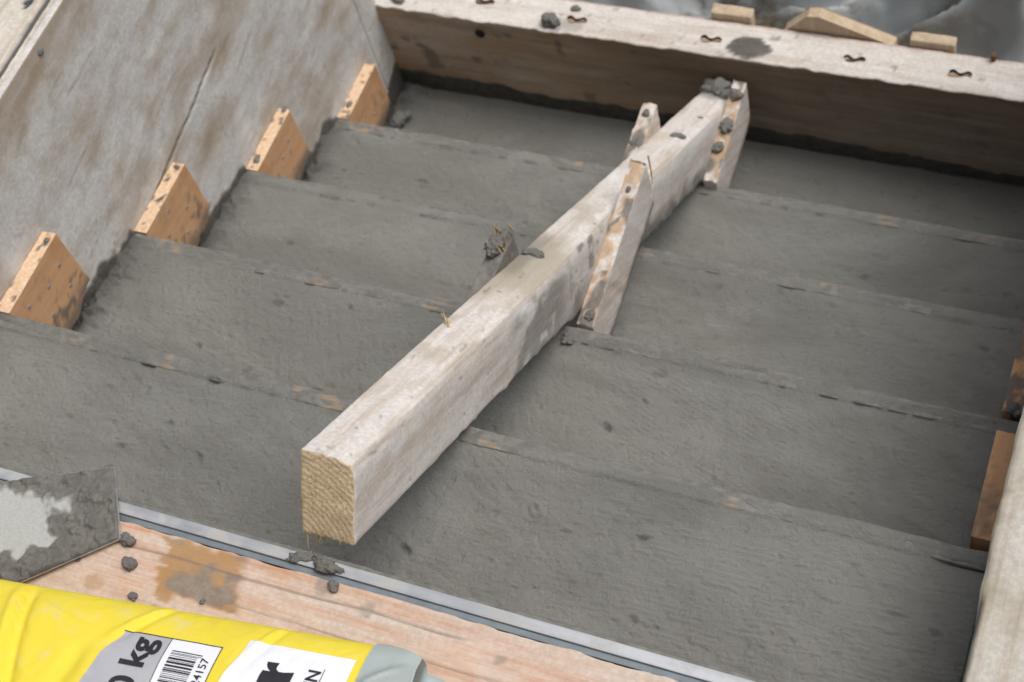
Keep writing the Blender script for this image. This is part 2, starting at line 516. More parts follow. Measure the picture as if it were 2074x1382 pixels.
# slab below the steps (the waist) and the landing head behind the top riser
prof = [(-.27, -.184), (-.27, -.60), (1.02, -1.28), (1.046, -1.28), (1.046, -.93), (.81, -.93)]
prof = [(-.268, -.19), (-.268, -.46), (.2, -.78), (1.046, -1.31), (1.046, -.932)]
V = [(x, y, z) for x in (.001, WID - .001) for (y, z) in prof]
n5 = len(prof)
F = [tuple(range(n5)), tuple(range(2 * n5 - 1, n5 - 1, -1))] + [(i, i + n5, (i + 1) % n5 + n5, (i + 1) % n5) for i in range(n5)]
mesh_obj("waist_slab", V, F, M_conc, stair)

# ------------------------------------------------------------------ riser boards
rlabels = {0: "topmost concrete-smeared riser board, running under the timber beam's near half",
           1: "second riser board from the top, its edge ending at the second orange cleat",
           2: "third riser board from the top, thin wood flecks along its right half",
           3: "lowest riser board, on the step just above the dark cross timber"}
for k in range(-1, 4):
    zt = -k * RS + .0002
    P, Nn, F = rbox(.0025, WID - .0025, k * G - .0235, k * G - .0003, zt - .15, zt, (.004, .0022, .03), .0025)
    x, y, z = P.T
    top = sstep(.3, .9, Nn[:, 2])
    P = P + Nn * ((fbm(x * 60, y * 60 + z * 60, 40 + k, 3) - .5) * .0022 * np.where(top > .1, 1.2, .5))[:, None]
    ex = np.zeros(len(x))
    for a, b in EXPOSE.get(k, []):
        ex = np.maximum(ex, sstep(a - .012, a + .012, x) * sstep(b + .012, b - .012, x))
    nz = fbm(x * 16, y * 260, 60 + k, 4)
    woody = np.clip((.25 + .75 * ex) * sstep(.36, .52, nz) * (.3 + .7 * fbm(x * 60, y * 90, 5, 2)), 0, .70)
    cr = np.where(top > .2, 1 - woody, np.where(Nn[:, 1] > .5, .35 + .6 * sstep(.4, .6, fbm(x * 12, z * 12, 9, 3)), .9))
    P[:, 2] += top * (1 - woody) * .0012 * fbm(x * 90, y * 90, 77 + k, 3)
    o = mesh_obj("riser_board", P, F, M_riser, None, True, {"wet": np.clip(cr, 0, 1) * 2.2})
    if k >= 0:
        tag(o, rlabels[k], "board", "riser boards across the flight")
    else:
        tag(o, "riser board standing under the aluminium strip at the stair head", "board", "riser boards across the flight")

# ------------------------------------------------------------------ left side form
lf = empty("side_formwork", (-.02, .4, -1.0))
tag(lf, "tall grey cement-stained form wall on the left with orange cleats on it", "formwork")


def rel(o, par):
    o.parent = par
    o.matrix_parent_inverse = par.matrix_basis.inverted() if par.type == 'EMPTY' and par.parent is None else Matrix()
    return o


def place(o, par):            # keep world coordinates under an unrotated parent
    o.parent = par
    o.location = -Vector(par.location)
    return o


blots = [(.632, -.152, .05, .014, .9), (.596, -.161, .03, .012, .8), (.498, -.246, .055, .020, .9), (.463, -.254, .03, .02, .7), (.513, -.02, .07, .012, .55),
         (.426, -.082, .03, .016, .6), (.516, .043, .05, .012, .5), (.733, -.251, .03, .012, .7), (.742, -.365, .04, .02, .6), (.761, -.429, .03, .02, .6),
         (.903, -.359, .04, .02, .8), (.932, -.416, .03, .02, .7), (.299, .036, .05, .02, .6), (.295, -.005, .03, .015, .5), (.264, -.112, .02, .010, .6),
         (.227, .057, .05, .02, .5), (.264, .176, .12, .022, .95), (.229, .154, .05, .018, .8), (.351, .16, .06, .02, .6), (.313, -.076, .03, .01, .5),
         (.348, .011, .04, .01, .45), (.18, .19, .1, .02, .8), (.45, .18, .1, .02, .7)]


def wall_panel(y0, y1, z0, z1, x1, seed, step):
    P, Nn, F = rbox(x1 - .012, x1, y0, y1, z0, z1, (.03, step, step), .0015)
    x, y, z = P.T
    fr = Nn[:, 0] > .5
    l = (y + .18 * z); m = (z - .18 * y)
    st = np.zeros(len(y))
    for by, bz, sl, sw, am in blots:
        dy = y - by; dz = z - bz
        u = dy + .18 * dz; w = dz - .18 * dy
        u = u + .02 * (fbm(y * 30, z * 30, 5, 3) - .5); w = w + .03 * (fbm(y * 25, z * 40, 6, 3) - .5)
        st = np.maximum(st, min(1., am * 1.1) * np.exp(-(u / (sl * 1.2)) ** 2 - (w / (sw * 1.3)) ** 2))
    st = np.maximum(st * 1.0, .62 * sstep(.53, .70, fbm(l * 5, m * 8, 21 + seed, 5)))
    st = np.maximum(st, .28 * sstep(.68, .80, fbm(l * 45, m * 70, 25 + seed, 3)))
    st = np.maximum(st, .85 * sstep(.150, .19, z + .05 * (fbm(y * 9, z * 12, 91, 4) - .5)))
    for (qy, qz, ql, qa) in ((.30, .10, .10, .05), (.27, .13, .07, .1), (.29, .145, .05, .12), (.55, -.19, .06, -.9), (.40, -.10, .12, .22), (.62, -.22, .1, .3), (.22, .0, .09, .15)):
        du = (y - qy) * math.cos(qa) + (z - qz) * math.sin(qa); dw = -(y - qy) * math.sin(qa) + (z - qz) * math.cos(qa)
        st = np.maximum(st, .8 * np.exp(-(dw / .0028) ** 2) * sstep(0, .01, du) * sstep(ql, ql - .02, du))
    st *= fr
    nof = np.clip(st * 1.0, 0, 1)
    # thin crack with a rise of .18 and a few scratches
    zc = -.123 + (y - .703) * .18 + .004 * (fbm(y * 20, y * 0, 31, 2) - .5)
    ck = np.exp(-((z - zc) / .0022) ** 2) * sstep(.28, .34, y) * sstep(.30, .45, fbm(y * 7, y * 0 + 3, 33, 2))
    # splashed wet band just above the concrete, following the steps
    kk = np.clip(np.floor(y / G) + 1, 0, 4)
    lev = -kk * RS
    fr_y = y - (kk - 1) * G
    slope = np.where(kk < 4, .014 * (1 - fr_y / G), .05 * sstep(.85, 1.02, y))
    band = lev + .014 + slope + .040 * (fbm(y * 22, z * 0, 41, 4) - .3) - .03 * sstep(.035, .0, fr_y) * (kk > 0) - .018 * sstep(G - .04, G, fr_y)
    wet = sstep(.006, -.004, z - band)
    wet = np.maximum(wet, .4 * sstep(.80, .86, fbm(y * 110, z * 110, 45, 2)) * sstep(.22, .05, z - lev))
    wet *= fr
    P = P + Nn * (fr * (.0022 * (fbm(l * 9, m * 24, 50, 4) - .5) - .0035 * ck + .003 * wet * fbm(y * 80, z * 80, 52, 3)))[:, None]
    return mesh_obj("panel", P, F, M_wall, None, True, {"stain": st, "nofilm": np.clip(nof * .85 + ck, 0, 1), "wet": np.clip(wet * 1.3 + ck * .9, 0, 1)})


place(wall_panel(-.95, .9865, -1.26, .207, 0.0, 0, .0042), lf)
place(wall_panel(.9905, 1.052, -1.26, .120, -.002, 3, .006), lf)
# pale waler along the top edge with a dark rough lip
P, Nn, F = rbox(-.135, -.0145, -.95, 1.05, .118, .2145, (.005, .005, .03), .004)
x, y, z = P.T
top = Nn[:, 2] > .4
lip = sstep(-.026, -.018, x + .012 * (fbm(y * 30, y * 0, 4, 4) - .5)) * top
hole = np.exp(-(((x + .046) / .012) ** 2 + ((y - .372) / .020) ** 2) * 1.6)
P[:, 2] -= top * (.006 * sstep(.4, .7, hole) + .004 * lip * fbm(y * 70, x * 200, 8, 3))
P = P + Nn * ((fbm(x * 40, y * 25, 61, 4) - .5) * .003)[:, None]
place(mesh_obj("waler", P, F, M_wtop, None, True, {"stain": np.clip(lip * .9 + sstep(.45, .6, hole), 0, 1), "nofilm": np.clip(lip + sstep(.45, .6, hole), 0, 1)}), lf)
for yy in (-.6, .1, .75):
    P, Nn, F = rbox(-.127, -.0145, yy - .04, yy + .04, -1.28, .116, .05, .003)
    place(mesh_obj("stud", P, F, M_block, None, True), lf)
bm = bmesh.new()
bmesh.ops.create_uvsphere(bm, u_segments=12, v_segments=8, radius=.006, matrix=Matrix.Translation((.0005, .309, .191)) @ Matrix.Diagonal((.5, 1, 1, 1)))
me = bpy.data.meshes.new("screw_head"); bm.to_mesh(me); bm.free(); me.materials.append(M_clod)
o = bpy.data.objects.new("screw_head", me); C.objects.link(o); place(o, lf)

# ------------------------------------------------------------------ right side form
rf = empty("side_formwork", (1.40, .2, -1.0))
tag(rf, "right-hand form wall seen from above, its pale cement-crusted top edge", "formwork")


def right_panel(y0, y1, xi, seed, th, zt):
    P, Nn, F = rbox(xi, xi + th, y0, y1, -1.26, zt, (.006, .006, .04), .004)
    x, y, z = P.T
    top = Nn[:, 2] > .4
    st = .8 * sstep(.55, .7, fbm(x * 18, y * 26, 71 + seed, 4)) * top
    wet = (Nn[:, 0] < -.4) * sstep(.05, -.05, z + np.clip(np.floor(y / G) + 1, 0, 4) * RS - .05 - .04 * fbm(y * 20, y * 0, 7, 3))
    edge = sstep(.010, .002, x - xi) * top
    P[:, 0] += (.003 * (fbm(y * 9, y * 0, 73 + seed, 4) - .5) + .007 * sstep(-.125, -.165, y)) * (Nn[:, 0] < 0)
    st = np.maximum(st, top * .9 * np.exp(-((y + .135 + .1 * (x - xi) + .02 * (fbm(x * 40, y * 40, 5, 3) - .5)) / .022) ** 2))
    P = P + Nn * ((fbm(x * 60, y * 40, 75 + seed, 4) - .5) * .004 - .003 * edge * fbm(y * 60, y * 0, 79, 3))[:, None]
    return mesh_obj("panel", P, F, M_rtop, None, True, {"stain": np.clip(st * .6 + edge * .5, 0, 1), "nofilm": np.clip(st * .5 + edge * .4, 0, 1), "wet": wet})


M_rtop = timber("crusted_form_edge", (.45, .37, .28), (.30, .22, .14), 1, 40, (.53, .505, .45), .2, .45, .95, stain=(.27, .23, .15), rough=.85)
place(right_panel(-1.15, 1.13, WID + .0015, 0, .095, .20), rf)

# ------------------------------------------------------------------ orange cleats at both side forms
LC, HC = .138, .12
left_lab = {0: "largest orange cleat on the left form, nearest the trowel", 1: "second orange cleat from the near end of the left form",
            2: "third orange cleat from the near end, chipped lower corner, left form",
            3: "farthest pale orange cleat of the left form, by the cross timber"}
nails = {0: [(.030, -.030), (.075, -.045), (.105, -.085), (.052, -.085), (.020, -.052), (.110, -.040)], 1: [(.060, -.022), (.035, -.055), (.095, -.060), (.070, -.095), (.085, -.11)],
         2: [(.07, -.05), (.10, -.04), (.055, -.09)], 3: [(.05, -.05), (.08, -.08)]}


def cleat_mesh(name, L, H, T, seed, side):
    """block with level top, plumb far end and sloping ragged underside. x: 0..T off the form"""
    P, Nn, F = rbox(0, T, 0, L, -1, 0, (.004, .005, .035), .0014)
    x, y, z = P.T
    hh = (H + (1 - y / L) * .042) + .010 * (fbm(y * 45, x * 30, seed, 3) - .5) * 2
    zz = z * hh
    P = np.stack([x, y, zz], 1)
    top = Nn[:, 2] > .6; far = Nn[:, 1] > .6; face = np.abs(Nn[:, 0]) > .5
    chip = .012 * sstep(.55, .8, fbm(zz * 30, x * 30 + 4, seed + 5, 3)) * far
    P[:, 1] -= chip
    P = P + Nn * ((fbm(x * 200 + y * 90, zz * 90, seed + 2, 3) - .5) * np.where(top | far, .0022, .0007))[:, None]
    low = sstep(-H * .75, -H * 1.05, zz + .03 * (fbm(y * 35, zz * 35, seed + 3, 3) - .5))
    spl = sstep(.66, .72, fbm(x * 120 + 3, y * 120, seed + 4, 3)) * top
    ws = .75 * sstep(.62, .68, fbm(y * 75, zz * 75, seed + 6, 4)) * face * (.3 + sstep(-.02, -HC, zz))
    wet = np.clip(np.maximum(np.maximum(low * .9, spl), ws), 0, 1)
    st = sstep(.5, .62, fbm(y * 14, zz * 8, seed + 8, 3)) * .5 * face
    o = mesh_obj(name, P, F, [M_orange, M_cut], None, False, {"wet": wet, "stain": st})
    me = o.data
    fc = np.zeros(len(me.polygons), np.int32)
    nz = np.zeros(len(me.polygons) * 3); me.polygons.foreach_get("normal", nz); nz = nz.reshape(-1, 3)
    fc[(nz[:, 2] > .6) | (np.abs(nz[:, 1]) > .6)] = 1
    me.polygons.foreach_set("material_index", fc)
    me.polygons.foreach_set("use_smooth", [True] * len(fc))
    try: me.set_sharp_from_angle(angle=math.radians(50))
    except Exception: pass
    return o


nail_me = None


def nail_mesh():
    bm = bmesh.new()
    bmesh.ops.create_cone(bm, cap_ends=True, segments=12, radius1=.0032, radius2=.0026, depth=.0024, matrix=Matrix.Rotation(math.pi / 2, 4, 'Y'))
    me = bpy.data.meshes.new("nail"); bm.to_mesh(me); bm.free(); me.materials.append(M_nail)
    return me


nail_me = nail_mesh()
for k in range(4):
    o = cleat_mesh("orange_cleat", LC, HC, .0235, 200 + k * 11, 1)
    o.location = (.001, k * G + .0006, -k * RS + .001 + (.003 if k == 1 else 0))
    tag(o, left_lab[k], "cleat", "orange cleats on the left form")
    for (ny_, nz_) in nails[k]:
        q = bpy.data.objects.new("nail", nail_me); C.objects.link(q); q.parent = o; q.location = (.0238, ny_, nz_)
right_lab = {0: "orange cleat against the right form, halfway down the picture's right edge", 1: "mud-smeared orange cleat at the right edge, one step below the clean one"}
for k in range(0, 2):
    o = cleat_mesh("orange_cleat", LC + (.0 if k == 0 else .01), HC, .0265 if k == 0 else .034, 300 + k * 13, -1)
    a = o.data.attributes["wet"]
    n = len(o.data.vertices); co = np.zeros(n * 3); o.data.vertices.foreach_get("co", co); co = co.reshape(-1, 3)
    w = np.zeros(n, np.float32); a.data.foreach_get("value", w)
    if k == 0: w = w * .3 + .55 * sstep(.075, .02, co[:, 1] + .05 * (fbm(co[:, 0] * 60, co[:, 1] * 40, 3, 3) - .5)) * sstep(.4, .6, fbm(co[:, 0] * 90, co[:, 1] * 90, 8, 3))
    else: w = np.maximum(w * .4, .95 * sstep(.46, .56, fbm(co[:, 0] * 70, co[:, 1] * 45, 13, 3)))
    a.data.foreach_set("value", w.astype(np.float32))
    o.data.materials[1] = M_orange
    o.location = (WID - (.0268 if k == 0 else .0345), k * G + .0006 + (.012 if k == 0 else .01), -k * RS + .002)
    tag(o, right_lab[k], "cleat", "orange cleats on the right form")

# ------------------------------------------------------------------ cross timber at the foot
ct = empty("cross_timber", (.6, 1.09, -.95))
tag(ct, "heavy cross timber closing the far end, pale top and dark brown face", "timber")
CY0, CY1, CZ = 1.047, 1.131, -.5
P, Nn, F = rbox(-.028, 1.46, CY0, CY1, -1.0, CZ, (.006, .006, .006), .0035)
x, y, z = P.T
top = Nn[:, 2] > .45; fr = Nn[:, 1] < -.45
band = -.688 + .022 * (fbm(x * 9, x * 0, 81, 4) - .5) * 2 - .016 * sstep(.5, 1.2, x)
wet = np.where(fr, sstep(.004, -.004, z - band) * 1.2, 0.)
wet = np.maximum(wet, fr * .55 * sstep(.70, .78, fbm(x * 24, z * 34, 83, 3)))
wet = np.maximum(wet, top * .6 * sstep(.78, .85, fbm(x * 75, y * 75, 85, 3)))
pd = np.hypot((x - .738) / .040, (y - 1.076) / .026) + .35 * (fbm(x * 60, y * 60, 87, 3) - .5)
wet = np.maximum(wet, top * sstep(1.0, .9, pd))
pd2 = np.hypot((x - .398) / .028, (y - 1.070) / .022) + .3 * (fbm(x * 70, y * 70, 88, 3) - .5)
wet = np.maximum(wet, top * .35 * sstep(1.0, .8, pd2))
wet = np.where(fr, np.maximum(wet, .42 * sstep(.28, .75, x + .15 * (fbm(x * 5, z * 9, 95, 3) - .5))), wet)
st = np.where(fr, np.clip(sstep(.10, -.02, x + .1 * (fbm(x * 10, z * 20, 89, 3) - .5)), 0, 1) * .9, 0)
st = np.where(top, .7 * sstep(CY1 - .010, CY1 - .002, y + .006 * (fbm(x * 40, x * 0, 5, 3) - .5)), st)
lipc = sstep(CY0 + .007, CY0 + .001, y) * top
P[:, 2] += top * ((fbm(x * 60, y * 60, 90, 4) - .5) * .005 - .006 * np.exp(-((x - .145) / .012) ** 2) * sstep(CY0 + .012, CY0, y))
P[:, 1] += fr * (fbm(x * 14, z * 30, 91, 4) - .5) * .004 - (fr | top) * sstep(CZ - .012, CZ, z) * sstep(CY0 + .01, CY0, y) * .005 * (fbm(x * 45, x * 0, 93, 3) - .3)
P[:, 2] += top * sstep(1.0, .7, pd) * .003
o = mesh_obj("beam", P, F, [M_cross, M_crosstop], None, True, {"wet": wet, "stain": st, "nofilm": np.where(top, st, 0.)})
me = o.data
nz = np.zeros(len(me.polygons) * 3); me.polygons.foreach_get("normal", nz); nz = nz.reshape(-1, 3)
me.polygons.foreach_set("material_index", (nz[:, 2] > .5).astype(np.int32))
place(o, ct)


def strip_mesh(pts, w, h, name, mat):
    """upright wavy strip along pts"""
    V, F = [], []
    for i, p in enumerate(pts):
        for s in (-1, 1):
            for zz in (0, h): V.append((p[0], p[1] + s * w, p[2] + zz))
    for i in range(len(pts) - 1):
        a = i * 4; b = a + 4
        F += [(a + 1, b + 1, b + 3, a + 3), (a, a + 1, a + 3, a + 2)[::1], (b + 0, b + 1, a + 1, a + 0), (a + 2, a + 3, b + 3, b + 2)]
    return mesh_obj(name, V, F, mat)


for (fx, fy, big, bright) in ((.215, 1.092, 1.3, 0), (.407, 1.080, 1.2, 1), (.667, 1.080, 1.2, 1), (.928, 1.082, 1, 0), (1.111, 1.083, 1.1, 1)):
    # worn recess round the fastener: a lens-shaped patch with the steel standing in it
    n = 16
    V = [(fx, fy, CZ + .0028)]; F = []
    for i in range(n):
        t = 2 * math.pi * i / n
        r = (.020 if big > 1 else .017) * (1 + .12 * random.uniform(-1, 1)); V.append((fx + r * math.cos(t), fy + r * .17 * big * math.sin(t) + .003 * math.sin(2.5 * math.cos(t)), CZ + .0026))
    F = [(0, 1 + i, 1 + (i + 1) % n) for i in range(n)]
    place(mesh_obj("nail_recess", V, F, M_rust if not bright else M_tanhole), ct)
    pts = [(fx + (i / 12 - .5) * .038, fy + .0035 * math.sin(i / 12 * 2 * math.pi * 1.5) + .002, CZ + .0015) for i in range(13)]
    place(strip_mesh(pts, .0013, .0045, "corrugated_fastener", M_darkhole if bright else M_rust), ct)
bm = bmesh.new()
bmesh.ops.create_uvsphere(bm, u_segments=14, v_segments=8, radius=.010, matrix=Matrix.Translation((.213, CY0 - .001, -.537)) @ Matrix.Diagonal((1, .35, 1, 1)))
me = bpy.data.meshes.new("knot"); bm.to_mesh(me); bm.free(); me.materials.append(M_darkhole)
o = bpy.data.objects.new("knot", me); C.objects.link(o); place(o, ct)
# screw standing at the back edge
bm = bmesh.new()
bmesh.ops.create_cone(bm, cap_ends=True, segments=10, radius1=.004, radius2=.006, depth=.016, matrix=Matrix.Translation((1.158, CY1 - .004, CZ + .007)))
me = bpy.data.meshes.new("screw"); bm.to_mesh(me); bm.free(); me.materials.append(M_rust)
o = bpy.data.objects.new("screw", me); C.objects.link(o); place(o, ct)

# stakes behind the cross timber
def stake(name, x0, x1, y0, y1, ztop, label, mat=M_block):
    P, Nn, F = rbox(x0, x1, y0, y1, -1.3, ztop, (.01, .01, .04), .003)
    P = P + Nn * ((fbm(P[:, 0] * 60, P[:, 2] * 30 + P[:, 1] * 60, 5, 3) - .5) * .003)[:, None]
    o = mesh_obj(name, P - np.array([(x0 + x1) / 2, (y0 + y1) / 2, -1.3]), F, mat, None, True, loc=((x0 + x1) / 2, (y0 + y1) / 2, -1.3))
    return tag(o, label, "stake", "wooden stakes behind the cross timber")


stake("wooden_stake", .650, .727, 1.1335, 1.158, -.486, "short wooden stake end behind the cross timber, above the beam's far end")
stake("wooden_stake", 1.012, 1.090, 1.1335, 1.156, -.486, "wooden stake end behind the cross timber, right of the pointed board")
# pointed brace board
V = [(.785, 1.134, -.62), (.99, 1.134, -.62), (.985, 1.134, -.512), (.850, 1.134, -.462), (.830, 1.134, -.465), (.785, 1.134, -.515)]
V2 = [(a, b + .026, c - .002) for a, b, c in V]
n = len(V)
o = mesh_obj("brace_board", V + V2, [tuple(range(n))[::1], tuple(range(2 * n - 1, n - 1, -1))] + [(i, i + n, (i + 1) % n + n, (i + 1) % n)[::-1] for i in range(n)], M_block)
bv = o.modifiers.new("bevel", 'BEVEL'); bv.width = .002; bv.segments = 2
tag(o, "pale board end cut to a point, leaning behind the cross timber", "board")

# ------------------------------------------------------------------ tarp behind
nx, ny = 420, 230
X, Y = np.meshgrid(np.linspace(-.6, 3.0, nx), np.linspace(1.20, 3.1, ny), indexing='ij')


def crumple(x, y, seed):
    """piecewise-planar height: random values on a skewed triangle lattice"""
    a = x + y * .577; b = y * 1.155
    ia = np.floor(a); ib = np.floor(b); fa = a - ia; fb = b - ib
    h00 = _h(ia, ib, seed); h10 = _h(ia + 1, ib, seed); h01 = _h(ia, ib + 1, seed); h11 = _h(ia + 1, ib + 1, seed)
    lo = h00 + (h10 - h00) * fa + (h01 - h00) * fb
    hi = h11 + (h01 - h11) * (1 - fa) + (h10 - h11) * (1 - fb)
    return np.where(fa + fb < 1, lo, hi) - .5


wx = X + .10 * (fbm(X * 4, Y * 4, 401, 3) - .5); wy = Y + .10 * (fbm(X * 4, Y * 4, 403, 3) - .5)
u = wx * .8 + wy * .6; w = -wx * .6 + wy * .8
Z = -.80 + .12 * (fbm(X * 2.2, Y * 2.2, 405, 3) - .5) + (1 - .65 * sstep(1.65, 2.2, Y)) * (.36 * crumple(u * 3.4, w * 7.5, 407) + .16 * crumple(w * 9, u * 6, 409)) + .02 * crumple(X * 26, Y * 22, 411)
Z += .17 * sstep(.80, 1.25, X) * sstep(1.16, 1.40, Y) + .20 * sstep(1.4, 3, Y)
Z += .10 * np.exp(-((u - 1.75) / .05) ** 2) * sstep(.7, 1.0, X)
mud = sstep(1.25, .85, X)
V = np.stack([X, Y, Z], -1).reshape(-1, 3)
cx_, cy_ = 1.0, 1.9
o = mesh_obj("plastic_tarp", V - np.array([cx_, cy_, -1.2]), grid(nx, ny), M_tarp, None, False, {"mud": mud.ravel()}, loc=(cx_, cy_, -1.2))
md = o.modifiers.new("thickness", 'SOLIDIFY'); md.thickness = .002
tag(o, "crumpled grey plastic sheeting lying behind the cross timber", "tarp")

# ------------------------------------------------------------------ long timber beam with its cleats
BW, BH, BL = .0642, .1037, 1.49
bo = empty("timber_beam", (.6691 + BW / 2, -.1963, .27725), (0, 0, 0))
# local frame: x along the beam (downhill), y = world -x, z = normal
dv = Vector((0, math.cos(PIT), -math.sin(PIT))); nv = Vector((0, math.sin(PIT), math.cos(PIT)))
yv = nv.cross(dv)
bo.rotation_euler = Matrix((dv, yv, nv)).transposed().to_euler()
tag(bo, "long whitewashed timber beam lying over the steps, sawn end facing the viewer", "timber beam")
P, Nn, F = rbox(0, BL, -BW / 2, BW / 2, -BH, 0, (.0045, .0035, .004), .0035)
x, y, z = P.T                     # y<0 is the right-hand side in the photograph (world +x)
yw = -y                           # -.032 left .. .032 right
top = Nn[:, 2] > .45; side = Nn[:, 1] < -.45; end = Nn[:, 0] < -.6
ns = fbm(x * 30, (y + z) * 40, 111, 4)
st = np.where(top, sstep(.38, .50, x + .06 * (ns - .5)) * sstep(.72, .62, x + .06 * (ns - .5)) * .95, 0)
st = np.where(top, np.maximum(st, .7 * sstep(.72, .76, x) * sstep(.86, .78, x) * sstep(.45, .6, ns)), st)
st = np.where(top, np.maximum(st, .5 * sstep(.64, .74, fbm(x * 22, y * 40, 117, 3))), st)
arr = 1.2 * sstep(.0060, .0, np.abs(yw - BW / 2 + .004)) * np.where(top, 1, 0) * sstep(.4, .6, fbm(x * 10, x * 0, 113, 3))
st = np.maximum(st, arr * .8)
wet = np.where(side, sstep(.40, .45, x + .03 * (ns - .5)) * sstep(.66, .58, x + .2 * (z + .05)) * sstep(-.005, -.025, z + .0 + .02 * (ns - .5)) * .6 * sstep(.25, .5, fbm(x * 35, z * 35, 131, 3)), 0)
wet = np.where(side, np.maximum(wet, .7 * sstep(.60, .66, x) * sstep(.80, .70, x) * sstep(.5, .66, fbm(x * 45, z * 45, 115, 4))), wet)
wet = np.where(side, np.maximum(wet, .8 * sstep(-.055, -.10, z + .05 * (ns - .5)) * sstep(.45, .75, x)), wet)
wet = np.where(top, np.maximum(wet, .9 * sstep(1.40, 1.45, x + .05 * (ns - .5))), wet)
wet = np.where(top, np.maximum(wet, .45 * sstep(.50, .55, x) * sstep(.70, .64, x) * sstep(.0, -.02, yw + .02 * (ns - .5))), wet)
wet = np.maximum(wet, np.where(side | top, .5 * sstep(.80, .86, fbm(x * 60, (y + z) * 90, 119, 3)), 0))
chip = sstep(.55, .75, fbm(x * 40, (y + z) * 20, 121, 3))
corner = np.exp(-((z + BH) / .006) ** 2) * side
P = P + Nn * ((fbm(x * 6, (y + z) * 30, 123, 4) - .5) * .0014 + (fbm(x * 50, (y + z) * 50, 125, 3) - .5) * .0014)[:, None]
P[:, 2] -= corner * chip * .006 * sstep(.1, .5, x)
P[:, 0] += end * (fbm(y * 60, z * 60, 127, 2) - .5) * .003
# rounded wane on the top right arris at the near end
wn = np.exp(-(np.hypot(yw - BW / 2, z) / .014) ** 2)
P[:, 2] -= wn * .004; P[:, 1] += wn * .003
o = mesh_obj("squared_timber", P, F, [M_beam, M_end], bo, True, {"stain": np.clip(st, 0, 1), "wet": np.clip(wet, 0, 1.2), "nofilm": np.clip(st * .75, 0, 1)})
me = o.data
nz = np.zeros(len(me.polygons) * 3); me.polygons.foreach_get("normal", nz); nz = nz.reshape(-1, 3)
cxs = np.zeros(len(me.polygons) * 3); me.polygons.foreach_get("center", cxs); cxs = cxs.reshape(-1, 3)
me.polygons.foreach_set("material_index", ((cxs[:, 0] < .006) & (nz[:, 0] < -.35)).astype(np.int32))


def sliver(p, d, L, w, name, parent=None, mat=M_splinter):
    d = Vector(d).normalized(); a = d.orthogonal().normalized(); b = d.cross(a)
    p = Vector(p); V = []
    bend = a * random.uniform(-.15, .15) * L
    for t, r in ((0, 1), (.5, .85), (1, .15)):
        c = p + d * L * t + bend * t * t
        V += [c + a * w * r + b * w * r * .5, c - a * w * r + b * w * r * .5, c - b * w * r]
    F = [(0, 1, 2)]
    for i in range(2):
        for j in range(3):
            F.append((i * 3 + j, i * 3 + (j + 1) % 3, i * 3 + 3 + (j + 1) % 3, i * 3 + 3 + j))
    F.append((8, 7, 6))
    return mesh_obj(name, [tuple(v) for v in V], F, mat, parent)


# torn fibres under the sawn end
for i in range(8):
    yy = random.uniform(.004, BW / 2 - .003) if i < 6 else random.uniform(-.02, .0)
    sliver((random.uniform(.001, .006), yy, -BH + .006), (random.uniform(-.1, .3), random.uniform(-.35, .35), -1), random.uniform(.014, .028) if i < 6 else .010, random.uniform(.0009, .0016), "splinter", bo)
# splinter pair on top
sliver((.346, BW / 2 - .008, -.002), (-.05, .25, .9), .024, .0018, "splinter", bo)
sliver((.352, BW / 2 - .012, -.002), (-.3, .6, .75), .020, .0020, "splinter", bo)
sliver((.340, BW / 2 - .014, -.001), (-.1, .1, .7), .014, .0018, "splinter", bo)

binv = bo.matrix_basis.inverted() if False else None
bpy.context.view_layer.update()
MBI = bo.matrix_world.inverted()


def beam_cleat(y0, y1, zt0, zt1, H, xs, seed, label, mud=0., bare=.8):
    """board nailed on the beam's flank; level top at the riser's height (world space, then into the beam's frame)"""
    P, Nn, F = rbox(0, .024, 0, 1, -1, 0, (.004, .02, .05), .0022)
    x, t, z = P.T
    L = y1 - y0
    yy = y0 + t * L
    zz = (zt0 + (zt1 - zt0) * t) + z * H
    top = Nn[:, 2] > .45; far = Nn[:, 1] > .5
    n1 = fbm(x * 90, yy * 60 + zz * 30, seed, 3)
    st = np.where(top, sstep(.35, .55, n1) * bare, 0)
    wet = np.where(top, .95 * sstep(.52, .62, fbm(x * 60, yy * 30, seed + 3, 3)), 0)
    wet = np.maximum(wet, .9 * sstep(-.8, -1.0, z) + 0 * x)
    wet = np.maximum(wet, mud + 0 * n1)
    st = np.where(far, .8, st)
    W_ = np.stack([xs + x, yy, zz], 1)
    W_ = W_ + Nn * ((n1 - .5) * .003)[:, None]
    W_[:, 2] += top * (n1 - .4) * .006
    W_[:, 1] -= far * sstep(.5, .7, fbm(zz * 60, x * 60, seed + 7, 3)) * .006
    Lc = np.array([list(MBI @ Vector(p)) for p in W_])
    o = mesh_obj("cleat", Lc, F, M_bc, bo, True, {"stain": st, "wet": np.clip(wet, 0, 1), "nofilm": np.clip(st * .9, 0, 1)})
    o["label"] = label
    return o


M_bc = timber("beam_cleat_wood", (.58, .40, .25), (.42, .27, .15), 0, 60, WHITE_FILM, .22, .42, .95, stain=(.42, .235, .09), rough=.75, wetc=((.13, .12, .105), (.20, .187, .165)))
XR, XL = .6691 + BW, .6691
beam_cleat(.283, .548, -.200, -.158, .10, XR + .0004, 500, "cleat on the beam's right flank at the second riser, muddy top edge")
beam_cleat(.800, .996, -.535, -.497, .105, XR + .0004, 520, "cleat at the far right end of the beam with mud along its edge")
beam_cleat(.552, .806, -.372, -.354, .10, XL - .0244, 540, "cleat sticking out left of the beam near its far end", 0., .3)
beam_cleat(.02, .297, -.008, -.018, .10, XL - .0244, 560, "frayed muddy cleat end left of the beam's middle", 1.)
